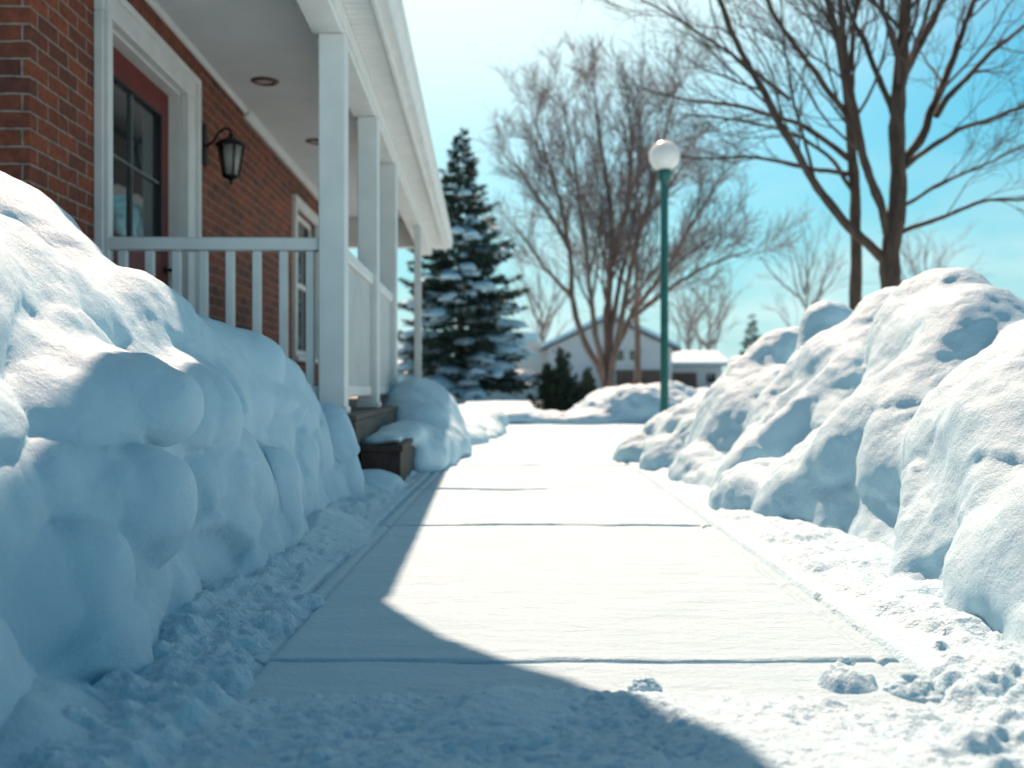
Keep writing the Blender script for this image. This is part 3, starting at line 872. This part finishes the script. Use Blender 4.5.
# fascia and gutter
MB().box(-.644, -.615, pY0-.17, 16.22, SO-.03, SO+.19, .004).build('fascia', M['white'], house)
g = MB(); o_ = -.614
pr = [(o_, SO+.015), (o_+.055, SO+.015), (o_+.062, SO+.05), (o_+.095, SO+.095), (o_+.10, SO+.14), (o_+.112, SO+.145), (o_+.112, SO+.155), (o_+.095, SO+.155), (o_+.09, SO+.10), (o_+.055, SO+.055), (o_+.05, SO+.022), (o_, SO+.022)]
g.prism(pr, 1, pY0-.17, 16.22)
g.box(o_, o_+.10, 16.22, 16.224, SO+.012, SO+.15)
gt = g.build('gutter', M['white'], house)
g = MB(); g.box(o_-.02, o_+.10, pY0-.17, 16.22, SO+.19, SO+.205); g.build('drip_edge', mat_noise('grey_metal', (.14,.17,.18), (.2,.23,.24), 6, .5), house)
# porch roof and main roof
RS = .36
def rz(x): return SO+.21 + (-.56 - x)*RS
g = MB(); 
g.prism([(-.55, rz(-.55)), (-.55, rz(-.55)+.03), (WL-.2, rz(WL-.2)+.03), (WL-.2, rz(WL-.2))], 1, pY0-.17, 16.22)
g.prism([(-2.1, rz(-2.1)+.031), (-2.1, rz(-2.1)+.09), (-5.8, rz(-5.8)+.09), (-9.3, rz(-2.3)+.09), (-9.3, rz(-2.3)+.031), (-5.8, rz(-5.8)+.031)], 1, Y0-.25, 16.5)
ro = g.build('roof', M['shingle'], house)
for ya, yb in ((Y0+.001, Y0+.04), (Y1-.04, Y1-.001)):
    g = MB(); g.prism([(-2.05, rz(-2.05)+.04), (-9, rz(-2.3)), (-5.8, rz(-5.8)+.02)], 1, ya, yb); g.build('gable_panel', M['white'], house)
g = MB(); g.prism([(-.62, SO+.032), (-.62, SO+.18), (WL-.1, rz(WL-.1)-.006), (WL-.1, CE+.056), (-1.2, CE+.056), (-1.2, SO+.032)], 1, pY0-.14, pY0-.115); g.build('gable_panel', M['white'], house)
# snow on the porch roof
def roof_snow_z(X, Y):
    e = np.minimum.reduce([(-.57-X)/.18, (Y-(pY0-.1))/.2, (16.15-Y)/.2, (X+5.7)/.2])
    t = .03 + .16*np.clip(e, 0, 1)**.5*(1+.25*fbm(P3(X, Y, 1.2), 3))
    return SO+.21 + (-.56-X)*RS + .031 + np.where(X < -2.1, .06, 0) + t*np.clip(e*20, 0, 1)
link('roof_snow', grid_mesh('roof_snow', np.linspace(-5.7, -.57, 90), np.linspace(pY0-.1, 16.15, 120), roof_snow_z), M['cap'], ro)
# added slab out of view, outlined to cast the curved shadow on the path
CZ = SO+.30
poly = [(-.60, 6.30), (-.57, 5.80), (-.49, 5.60), (-.34, 5.28), (-.21, 5.09), (-.07, 4.93), (.07, 4.72), (.20, 4.45), (.30, 3.9), (.34, 2.3), (-1.12, 2.3), (-1.12, 6.30)]
poly = poly[::-1]
g = MB(); g.prism(poly, 2, CZ, CZ+.10); cn_ = g.build('shadow_slab', M['white'], house)

# posts
def post(y, wdt=.155):
    g = MB(); o1 = -.815
    g.box(o1-wdt, o1, y, y+wdt, DK+.003, BB-.001, .006)
    g.box(o1-wdt-.012, o1+.012, y-.012, y+wdt+.012, DK+.002, DK+.05, .008)
    return g.build('porch_post', M['white'], house)
for y in (5.86, 7.66, 9.27): post(y)
post(12.9, .09)
# railings
def railing_y(y0, y1):
    g = MB(); xc = -.815-.155/2
    g.box(xc-.045, xc+.045, y0, y1, DK+.95, DK+1.03, .008)
    r_ = g.build('railing', M['white'], house)
    MB().box(xc-.03, xc+.03, y0, y1, DK+.10, DK+.17, .006).build('bottom_rail', M['white'], r_)
    n = int(round((y1-y0)/.125))
    for k in range(n):
        yy = y0 + (k+.5)*(y1-y0)/n
        MB().box(xc-.02, xc+.02, yy-.02, yy+.02, DK+.171, DK+.949, .004).build('baluster', M['white'], r_)
railing_y(6.02, 7.655); railing_y(7.82, 9.265)
g = MB(); yr = 5.86+.155/2
g.box(WL+.06, -.971, yr-.05, yr+.05, DK+.97, DK+1.045, .008)
r_ = g.build('railing', M['white'], house)
MB().box(WL+.06, -.971, yr-.03, yr+.03, DK+.10, DK+.17, .006).build('bottom_rail', M['white'], r_)
for k in range(8):
    x = -1.075 - .085 - .152*k if k else -1.055
    x = -1.03 - .157*k
    MB().box(x-.024, x+.024, yr-.024, yr+.024, DK+.171, DK+.969, .004).build('baluster', M['white'], r_)
# deck and steps
g = MB(); x = -.745
g.box(WL+.003, -.765, 5.80, 15.8, DK-.16, DK-.04)
g.box(-.765, -.74, 5.78, 15.82, DK-.17, DK-.032, .004)
while x > WL+.1:
    g.box(x-.135, x+.01 if x > -.75 else x, 5.775, 15.82, DK-.03, DK, .004); x -= .142
g.box(WL+.01, -.741, 5.775, 5.80, DK-.17, DK-.032, .004)
dk = g.build('deck', M['deck'], house)
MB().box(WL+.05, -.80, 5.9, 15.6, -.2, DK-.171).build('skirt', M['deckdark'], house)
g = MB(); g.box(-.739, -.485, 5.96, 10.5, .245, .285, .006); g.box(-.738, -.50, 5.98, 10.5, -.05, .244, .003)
g.build('step', M['deckdark'], house)

# wall lantern
lz = 2.43
LY = 8.15
lp = empty('wall_lantern', house.matrix_basis @ Vector((WL, LY, lz)), house.rotation_euler.z)
lp.scale = (1.12, 1.12, 1.12); tag(lp, 'black iron wall lantern on brick wall between the red door and the far window', 'wall lantern')
g = MB(); g.prism([(-.05,.03),(-.035,.0),(.035,.0),(.05,.03),(.05,.23),(.035,.27),(.0,.30),(-.035,.27),(-.05,.23)], 0, 0.002, .02)
g.build('back_plate', M['iron'], lp)
cxl = .20
arm = [Vector((.02, 0, .14)), Vector((.07, 0, .17)), Vector((.11, 0, .24)), Vector((.16, 0, .275)), Vector((cxl-.01, 0, .265)), Vector((cxl, 0, .235))]
MB().tube(arm, .010, 8).build('arm', M['iron'], lp)
g = MB(); g.lathe([(.0, .24), (.014, .235), (.016, .215), (.03, .205), (.05, .195), (.10, .165), (.118, .150), (.118, .142), (.09, .142)][::-1], (cxl, 0, 0), 8)
g.lathe([(.008, -.135), (.016, -.125), (.010, -.112), (.022, -.10), (.06, -.088), (.064, -.075), (.05, -.072)], (cxl, 0, 0), 8)
for k in range(6):
    t = k*pi/3
    g.tube([(cxl+.058*cos(t), .058*sin(t), -.075), (cxl+.092*cos(t), .092*sin(t), .144)], .007, 6)
g.build('cage', M['iron'], lp)
MB().lathe([(.052, -.073), (.085, .143)], (cxl, 0, 0), 6).build('glass', M['lglass'], lp)

# recessed porch lights
for k, (lat, y, lab) in enumerate([(1.88, 8.6, 'larger nearer bronze recessed light in the porch ceiling above the door side'), (1.79, 10.7, 'smaller farther recessed light in the porch ceiling beside the first post')]):
    t_ = empty('ceiling_light', house.matrix_basis @ Vector((-lat, y, CE)), 0); tag(t_, lab, 'ceiling light', 'recessed porch lights')
    MB().lathe([(.07, .008), (.07, -.012), (.085, -.02), (.11, -.014), (.12, -.002)], n=28).build('ring', M['bronze'], t_)
    MB().lathe([(.0, -.004), (.069, -.006)], n=28).build('lens', M['lens'], t_)

# ------------------------------------------------------------------ lamp post
b_ = M['globe'].node_tree.nodes['Principled BSDF']; b_.inputs['Subsurface Weight'].default_value = 1; b_.inputs['Subsurface Radius'].default_value = (1, 1, 1); b_.inputs['Subsurface Scale'].default_value = .25
lp = empty('lamp_post', (1.93, 12.6, 0)); tag(lp, 'green lamp post topped by a white globe, beyond the right snow bank', 'lamp post')
MB().lathe([(.10, -.1), (.10, .18), (.075, .22), (.06, .30), (.052, .4), (.048, 3.15), (.048, 3.22), (.07, 3.25), (.085, 3.31), (.095, 3.36), (.085, 3.375)], n=20).build('pole', M['green'], lp)
prof = [(.075, 3.372)] + [(.195*sin(t), 3.55-.195*cos(t)) for t in np.linspace(.40, pi-.02, 22)]
MB().lathe(prof, n=32).build('globe', M['globe'], lp)

# ------------------------------------------------------------------ bare trees
def wander(p0, d, L, n, jit, up, g):
    P = [np.array(p0, float)]; d = np.array(d, float); d /= np.linalg.norm(d)
    for k in range(n):
        d = d + g.normal(0, jit, 3) + np.array([0, 0, up]); d /= np.linalg.norm(d)
        P.append(P[-1] + d*L/n)
    return np.array(P), d
def resample(P, n):
    P = np.asarray(P, float)
    s = np.concatenate([[0], np.cumsum(np.linalg.norm(np.diff(P, axis=0), axis=1))])
    # catmull-like smoothing through cubic interpolation of a dense polyline
    t = np.linspace(0, s[-1], n)
    Q = np.stack([np.interp(t, s, P[:, c]) for c in range(3)], -1)
    for _ in range(2):
        Q[1:-1] = .25*Q[:-2] + .5*Q[1:-1] + .25*Q[2:]
    return Q
def twigs_on(P, r0, r1, spec, g, out, level=0, start=.15, rm=.0035):
    """spec: list of (count per metre, length fraction, spread, up, segments, sides, min length)"""
    if level >= len(spec): return
    cpm, lf, spread, up, seg, sides, lmin = spec[level]
    L = np.linalg.norm(np.diff(P, axis=0), axis=1).sum()
    n = max(1, int(cpm*L + g.random()))
    for k in range(n):
        t = start + (1-start)*((k+g.random())/n)
        f = t*(len(P)-1); i = min(int(f), len(P)-2); p = P[i] + (P[i+1]-P[i])*(f-i)
        T = P[i+1]-P[i]; T /= np.linalg.norm(T)+1e-9
        a = g.normal(0, 1, 3); a -= T*a.dot(T); a /= np.linalg.norm(a)+1e-9
        d = T*cos(spread) + a*sin(spread)*g.uniform(.6, 1.2)
        l = max(lmin, L*lf*(1.15-t)*g.uniform(.55, 1.2))
        r = max(.55*(r0+(r1-r0)*t)*g.uniform(.5, .9), r1*.5, rm)
        Pc, _ = wander(p, d, l, seg, .13, up, g)
        re = max(r*.25, rm*.7)
        out.append((Pc, np.linspace(r, re, len(Pc)), sides))
        twigs_on(Pc, r, re, spec, g, out, level+1, .2, rm)

def limb_tree(name, limbs, depth, spec, seed, mats, label, cat='tree', group=None, base=None, thick=1.0, yj=.9):
    """limbs: (list of pixel points, r0_px, r1_px) — the main limbs, measured at this distance"""
    g = np.random.default_rng(seed)
    bx = base or (limbs[0][0][0][0], 0)
    root = empty(name, (at(limbs[0][0][0][0], HOR, depth).x, depth, 0)); tag(root, label, cat, group)
    off = np.array(root.location)
    main = []; tw = []
    for li, (pts, r0, r1) in enumerate(limbs):
        yo = 0 if li == 0 else g.uniform(-1, 1)*yj
        P = np.array([tuple(at(px, py, depth)) for px, py in pts])
        if li > 0: P[:, 1] += yo*np.linspace(0, 1, len(P))**1.2
        Q = resample(P, 5*len(pts))
        Q[1:] += np.cumsum(g.normal(0, .006*depth/14, (len(Q)-1, 3)), axis=0)
        s = depth/F_PX*thick
        rad = np.linspace(r0*s/2, r1*s/2, len(Q))*(1+.06*g.normal(0, 1, len(Q)))
        main.append((Q-off, rad, 12 if r0 > 9 else 8))
        twigs_on(Q-off, r0*s/2, r1*s/2, spec, g, tw, 0, .25 if li else .5, depth*.00026)
    tubes_mesh('trunk', main, mats[0], root)
    big = [t for t in tw]
    tubes_mesh('crown', big, mats[1], root)
    return root

specR = [(2.8, .58, .55, .05, 8, 5, 1.1), (3.8, .55, .55, .035, 6, 4, .55), (4.6, .5, .6, .02, 4, 3, .32)]
main_limbs = [
    ([(890, 420), (890, 300), (888, 262), (894, 218), (898, 180), (895, 140), (897, 100), (901, 60), (906, 20), (909, -30), (914, -100), (920, -200)], 27, 8),
    ([(886, 262), (872, 246), (850, 228), (817, 185), (784, 127), (760, 78), (735, 33), (720, -10), (700, -60)], 12, 5),
    ([(889, 240), (883, 213), (868, 172), (858, 131), (848, 82), (841, 41), (836, 0), (832, -70)], 11, 6),
    ([(899, 175), (905, 162), (928, 135), (942, 98), (961, 53), (983, 0), (1000, -60)], 11, 6),
    ([(936, 116), (948, 96), (973, 70), (998, 45), (1024, 25), (1060, 0)], 8, 4),
    ([(900, 170), (912, 160), (953, 131), (981, 123), (1024, 109), (1070, 100)], 7, 3),
    ([(897, 212), (907, 205), (953, 176), (1024, 144), (1070, 120)], 5, 2),
    ([(896, 236), (905, 230), (944, 217), (981, 201), (1024, 201), (1070, 205)], 6, 2),
    ([(896, 120), (887, 86), (873, 37), (860, 0), (850, -60)], 8, 4),
    ([(898, 90), (912, 60), (935, 20), (950, -40)], 8, 4)]
limb_tree('bare_tree', [(p, a*.86, b*.8) for p, a, b in main_limbs], 14.0, specR, 21, (M['bark'], M['twig']), 'large dark bare tree with thick forked trunk behind the right snow bank', 'tree', 'bare winter trees')
second = [
    ([(857, 420), (857, 300), (855, 226), (852, 164), (850, 123), (842, 62), (826, 0), (815, -60), (800, -140)], 15, 6),
    ([(852, 175), (809, 165), (768, 150), (706, 148), (670, 140)], 6, 2),
    ([(851, 160), (801, 123), (743, 103), (690, 95), (640, 82)], 7, 2),
    ([(850, 119), (817, 74), (780, 25), (768, 0), (740, -60)], 7, 4),
    ([(790, 100), (752, 74), (698, 45), (629, 12)], 5, 2),
    ([(846, 90), (855, 50), (862, 10), (872, -50)], 7, 4),
    ([(852, 190), (830, 160), (790, 135), (730, 122), (680, 118)], 5, 2)]
limb_tree('bare_tree', [(p, a*.9, b*.8) for p, a, b in second], 15.5, specR, 22, (M['bark'], M['twig']), 'slimmer bare tree with a single thin trunk just left of the thick forked tree', 'tree', 'bare winter trees')

specM = [(3.6, .34, .5, .07, 6, 4, 1.3), (4.2, .5, .5, .05, 4, 3, .6), (9.0, .6, .6, .04, 3, 3, .45)]
mid = [
    ([(606, 395), (603, 372), (586, 345), (574, 305), (571, 250), (561, 200), (546, 150), (533, 110)], 10, 1.8),
    ([(606, 388), (600, 360), (592, 330), (585, 280), (579, 220), (570, 160), (560, 110)], 9, 1.8),
    ([(608, 390), (609, 365), (608, 320), (612, 270), (613, 220), (608, 160), (600, 110), (596, 75)], 14, 1.8),
    ([(609, 390), (612, 365), (620, 320), (628, 270), (640, 220), (651, 170), (662, 115)], 10, 1.8),
    ([(610, 388), (616, 355), (632, 320), (655, 285), (685, 255), (718, 232)], 9, 1.8),
    ([(610, 350), (617, 300), (630, 250), (640, 180), (645, 105)], 8, 1.8),
    ([(574, 300), (555, 280), (535, 255), (515, 228)], 6, 2),
    ([(632, 318), (665, 292), (700, 270), (738, 258)], 6, 2),
    ([(572, 255), (552, 220), (530, 190), (513, 165)], 6, 2),
    ([(640, 222), (668, 190), (690, 155), (703, 125)], 7, 2),
    ([(612, 260), (628, 200), (632, 140), (627, 85)], 8, 2),
    ([(655, 284), (685, 235), (710, 195), (728, 170)], 6, 2)]
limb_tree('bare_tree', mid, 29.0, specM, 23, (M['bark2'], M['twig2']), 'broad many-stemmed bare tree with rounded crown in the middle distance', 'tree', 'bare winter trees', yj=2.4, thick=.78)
specT = [(1.5, .3, .5, .05, 5, 3, .9), (2.6, .5, .5, .04, 3, 3, .5)]
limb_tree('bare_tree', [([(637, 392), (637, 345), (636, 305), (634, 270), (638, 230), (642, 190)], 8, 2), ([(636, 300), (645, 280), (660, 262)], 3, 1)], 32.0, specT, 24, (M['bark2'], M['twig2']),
          'slender straight bare tree standing between the lamp post and the many-stemmed tree', 'tree', 'bare winter trees')
# hazy trees far away
def far_tree(px, top, wd, depth, seed, label):
    g = np.random.default_rng(seed); limbs = []
    hgt = HOR+8-top
    limbs.append(([(px, HOR+12), (px, HOR-.2*hgt), (px+g.uniform(-2, 2), HOR-.45*hgt), (px+g.uniform(-3, 3), top)], 5, 1))
    for k in range(9):
        s = -1 if k % 2 else 1; z = .15+.5*g.random(); q = wd*g.uniform(.3, 1)
        limbs.append(([(px, HOR-z*hgt), (px+s*q*.5, HOR-(z+.12+.1*g.random())*hgt), (px+s*q, HOR-min(.95, z+.3+.2*g.random())*hgt)], 2.6, .8))
    sp = [(1.0, .4, .5, .05, 4, 3, 1.6), (1.3, .5, .5, .05, 3, 3, 1.1), (1.4, .5, .5, .05, 3, 3, .8)]
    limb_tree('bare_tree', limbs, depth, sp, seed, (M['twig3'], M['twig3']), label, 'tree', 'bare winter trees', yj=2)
far_tree(543, 275, 26, 60, 31, 'pale hazy bare tree behind the spruce, left of the many-stemmed tree')
far_tree(708, 285, 30, 66, 32, 'pale hazy bare tree right behind the lamp post')
far_tree(804, 243, 42, 50, 33, 'hazy bare tree in the gap left of the two dark trunks')
far_tree(925, 252, 30, 55, 34, 'hazy bare tree rising just right of the dark forked trunk')
far_tree(690, 300, 24, 72, 35, 'faintest distant bare tree over the low garage roof')

# ------------------------------------------------------------------ conifers and shrubs
def leaf_quads(C, D, Ln, Wd, g):
    """diamond leaflets: centres, directions, lengths, widths"""
    n = len(C)
    a = g.normal(0, 1, (n, 3)); a -= D*(a*D).sum(1, keepdims=True); a /= np.linalg.norm(a, axis=1, keepdims=True)+1e-9
    V = np.stack([C, C+D*Ln[:, None]*.45+a*Wd[:, None]*.5, C+D*Ln[:, None], C+D*Ln[:, None]*.45-a*Wd[:, None]*.5], 1).reshape(-1, 3)
    return V, np.arange(4*n).reshape(-1, 4)
def ico_blob(g, sub=2):
    import bmesh
    bm = bmesh.new(); bmesh.ops.create_icosphere(bm, subdivisions=sub, radius=1)
    V = np.array([v.co[:] for v in bm.verts]); Fc = np.array([[v.index for v in f.verts] for f in bm.faces]); bm.free()
    return V, Fc
def conifer(name, loc, H, Rb, z0, seed, label, snow=True, dens=1.0, droop=.25, levels=34, group=None):
    g = np.random.default_rng(seed)
    root = empty(name, loc); tag(root, label, 'conifer', group)
    tr = wander((0, 0, -.2), (0, 0, 1), H+.15, 10, .01, .0, g)[0]
    tubes_mesh('trunk', [(tr, np.linspace(.13*H/6.6, .01, len(tr)), 10)], M['bark2'], root)
    C = []; D = []; Ln = []; Wd = []; wood = []; snowc = []
    for li in range(levels):
        f = li/(levels-1); z = z0 + (H-z0-.05)*f**1.05
        Lr = Rb*(1-f)**.88*(1-.12*sin(f*9)) + .07
        nb = int((13 - 6*f)*dens)
        for b in range(nb):
            az = 2*pi*(b+g.random()*.8)/nb + li*2.4
            L = Lr*g.uniform(.58, 1.18)
            n = 7
            t = np.linspace(0, 1, n)
            rr = L*t; zz = z + g.uniform(-.14, .14) - L*droop*(1.5*t - .9*t*t) + .12*L*np.clip(t-.7, 0, 1)**1.0
            P = np.stack([rr*cos(az), rr*sin(az), zz + (f*.5)*rr], -1)
            P[:, :2] += g.normal(0, .012, (n, 2))
            wood.append((P, np.linspace(.018, .004, n)*(.4+L/1.8), 4))
            out = np.array([cos(az), sin(az), 0]); side = np.array([-sin(az), cos(az), 0])
            m = int(120*L*dens)+14
            tt = g.uniform(.12, 1, m); base = np.stack([np.interp(tt, t, P[:, c]) for c in range(3)], -1)
            sd_ = np.sign(g.normal(0, 1, m)); sl_ = .34*L*(1.02-tt)*g.uniform(.1, 1, m)+.03*g.random(m)
            cpos = base + side*(sd_*sl_)[:, None] + out*(sl_*.6)[:, None] - np.array([0, 0, 1])*(sl_*.22+g.uniform(0, .05, m))[:, None]
            dd = out*.8 + side*(sd_*.6)[:, None] + g.normal(0, .28, (m, 3)) - np.array([0, 0, .15]); dd /= np.linalg.norm(dd, axis=1, keepdims=True)
            C.append(cpos); D.append(dd); Ln.append(g.uniform(.09, .19, m)); Wd.append(g.uniform(.025, .05, m))
            if snow:
                patchy = vnoise(np.array([[P[4][0]*1.1+4, P[4][1]*1.1, P[4][2]*1.3]]))[0]  # noise that picks which boughs carry snow
                pr_ = (.60 + .8*patchy)*(1-.75*f)
                if g.random() < pr_:
                    for q in range(4 if L > .7 else 2):
                        k = g.uniform(.35, .98); c = np.array([np.interp(k, t, P[:, i]) for i in range(3)]) + side*g.normal(0, .11*L*k)
                        snowc.append((c, L, az, g.uniform(.55, 1.2)))
    V, Q = leaf_quads(np.concatenate(C), np.concatenate(D), np.concatenate(Ln), np.concatenate(Wd), g)
    cr_ = link('crown', np_mesh('crown', V, Q, False), M['spruce'], root)
    tubes_mesh('branches', wood, M['bark'], root)
    if snow:
        bv, bf = ico_blob(g); Vs = []; Fs = []; b0 = 0
        for c, L, az, s in snowc:
            r = np.array([.18*L+.07, .12*L+.055, .05+.026*L])*s
            n_ = 1 + .28*fbm(bv*1.7 + g.uniform(0, 50, 3), 3)[:, None]
            v = bv*n_*r
            v[:, 2] -= .28*np.sign(v[:, 0])*np.abs(v[:, 0]/r[0])**1.5*r[0]*.8 + .25*(v[:, 1]/r[1])**2*r[1]
            ca, sa = cos(az), sin(az)
            v = np.stack([v[:, 0]*ca - v[:, 1]*sa, v[:, 0]*sa + v[:, 1]*ca, v[:, 2]], -1) + c + np.array([0, 0, .03])
            Vs.append(v); Fs.append(bf+b0); b0 += len(v)
        link('snow_load', np_mesh('snow_load', np.concatenate(Vs), np.concatenate(Fs)), M['cap'], root)
    return root
conifer('spruce_tree', (-1.22, 23.7, 0), 6.65, 1.95, .85, 51, 'tall dark spruce tree loaded with clumps of snow past the end of the porch', snow=True, levels=32, dens=1.0, group='conifers')
conifer('spruce_tree', ((752-512)/F_PX*48, 48, 0), 4.0, .95, .3, 52, 'small distant conifer peeping over the right snow bank', snow=False, levels=18, dens=.8, group='conifers')

def shrub(name, loc, w_, H, seed, label, n=9000):
    g = np.random.default_rng(seed); root = empty(name, loc); tag(root, label, 'shrub', 'evergreen shrubs at the far end of the path')
    stems = []; C = []; D = []
    for k in range(46):
        az = g.uniform(0, 2*pi); q = g.uniform(0, 1)**.6
        top = np.array([cos(az)*q*w_*.52, sin(az)*q*w_*.52, H*(1-.72*q**1.2)*g.uniform(.80, 1.08)])
        mid_ = top*np.array([.85, .85, .45]); P = resample(np.array([[0, 0, -.05], mid_*np.array([.7, .7, .7]), mid_, top]), 8)
        stems.append((P, np.linspace(.018, .004, 8), 4))
        m = n//46; t = g.uniform(.12, 1, m); c = np.stack([np.interp(t, np.linspace(0, 1, 8), P[:, i]) for i in range(3)], -1)
        sp_ = (.17*(1.1-t)*H + .02)[:, None]
        C.append(c + g.normal(0, .55, (m, 3))*sp_*np.array([1, 1, .6])); d = g.normal(0, .45, (m, 3)) + np.array([0, 0, 1]); d /= np.linalg.norm(d, axis=1, keepdims=True); D.append(d)
    C = np.concatenate(C); D = np.concatenate(D); C[:, 2] = np.abs(C[:, 2])
    V, Q = leaf_quads(C, D, g.uniform(.07, .16, len(C)), g.uniform(.02, .045, len(C)), g)
    link('crown', np_mesh('crown', V, Q, False), M['shrub'], root)
    tubes_mesh('stems', stems, M['bark'], root)
shrub('evergreen_shrub', ((559-512)/F_PX*23, 23, 0), 1.35, 1.50, 61, 'dense dark pointed evergreen shrub at the far end of the path')
shrub('evergreen_shrub', ((588-512)/F_PX*31, 31, 0), .6, 1.30, 62, 'narrow dark shrub half hidden behind the bigger evergreen shrub', 4000)

# ------------------------------------------------------------------ houses across the street
def X_(px, y): return (px-512)/F_PX*y
def Z_(py, y): return CAM_Z+(HOR-py)/F_PX*y
def gable_house():
    D0 = 46.0
    root = empty('distant_house', (X_(610, D0), D0, 0)); tag(root, 'pale blue-grey gabled house with snowy roof across the street', 'house', 'houses across the street')
    ox = root.location.x
    xl, xr, xp = X_(548, D0)-ox, X_(672, D0)-ox, 0.0
    ze, zp = Z_(348, D0), Z_(319, D0)
    g = MB(); g.prism([(xl, -.3), (xr, -.3), (xr, ze), (xp, zp), (xl, ze)], 1, 0, 9); wl = g.build('wall', M['siding'], root)
    g = MB(); xw = X_(520, D0)-ox; g.box(xw-3, xl-.002, 1.2, 8.5, -.3, ze+.35); g.build('side_wing', M['siding2'], root)
    # roof slabs with overhang, snow on them
    for s, xa in ((-1, xl), (1, xr)):
        sl = (zp-ze)/abs(xa-xp); xe = xa+s*.35
        g = MB(); g.prism([(xp, zp+.02), (xe, ze-.35*sl+.02), (xe, ze-.35*sl+.14), (xp, zp+.14)], 1, -.35, 9.3); r_ = g.build('roof', M['shingle'], root)
        g = MB(); g.prism([(xp, zp+.141), (xe, ze-.35*sl+.141), (xe-s*.05, ze-.35*sl+.33), (xp, zp+.36)], 1, -.33, 9.28); g.build('roof_snow', M['cap'], r_)
    g = MB(); g.prism([(xw-3.3, ze+.35), (xl-.4, ze+.35), (xl-.4, ze+.75), (xw-3.3, ze+.95)], 1, .8, 8.9); g.build('roof_snow', M['cap'], root)
    for px in (620, 634):
        xa = X_(px-5, D0)-ox; xb = X_(px+4, D0)-ox
        g = MB(); frame_box(g, -.001, 0, 0, 1, 0, 1, .1) if False else None
        m2 = MB(); z0, z1 = Z_(361, D0), Z_(350, D0)
        m2.box(xa-.06, xa, -.06, -.002, z0-.06, z1+.06); m2.box(xb, xb+.06, -.06, -.002, z0-.06, z1+.06); m2.box(xa, xb, -.06, -.002, z1, z1+.06); m2.box(xa, xb, -.06, -.002, z0-.06, z0)
        wn_ = m2.build('window', M['white'], root); MB().box(xa, xb, -.03, -.003, z0, z1).build('pane', M['glass'], wn_)
    MB().box(X_(616, D0)-ox, X_(662, D0)-ox, -.05, -.002, .25, Z_(370, D0)).build('garage_door', M['brown'], root)
    MB().box(X_(648, D0)-ox, X_(656, D0)-ox, 2, 2.6, Z_(345, D0), Z_(334, D0)).build('chimney', M['brown'], root)
gable_house()
def low_house():
    D0 = 52.0
    root = empty('distant_garage', (X_(697, D0), D0, 0)); tag(root, 'low pale garage with flat snow covered roof right of the lamp post', 'garage', 'houses across the street')
    ox = root.location.x; xl, xr = X_(668, D0)-ox, X_(722, D0)-ox; ze, zr = Z_(366, D0), Z_(353, D0)
    MB().box(xl, xr, 0, 6, -.3, ze).build('wall', M['siding'], root)
    g = MB(); g.prism([(-.35, ze), (6.3, ze), (3, zr)], 0, xl-.3, xr+.3); r_ = g.build('roof', M['shingle'], root)
    g = MB(); g.prism([(-.40, ze+.02), (3, zr+.03), (6.35, ze+.02), (6.3, ze+.2), (3, zr+.25), (-.36, ze+.2)], 0, xl-.32, xr+.32); g.build('roof_snow', M['cap'], r_)
    MB().box(xl+.15, xl+1.5, -.05, -.002, 0, ze-.35).build('garage_door', M['brown'], root)
    MB().box(xr-.8, xr-.35, -.04, -.002, .8, ze-.4).build('window', M['glass'], root)
low_house()
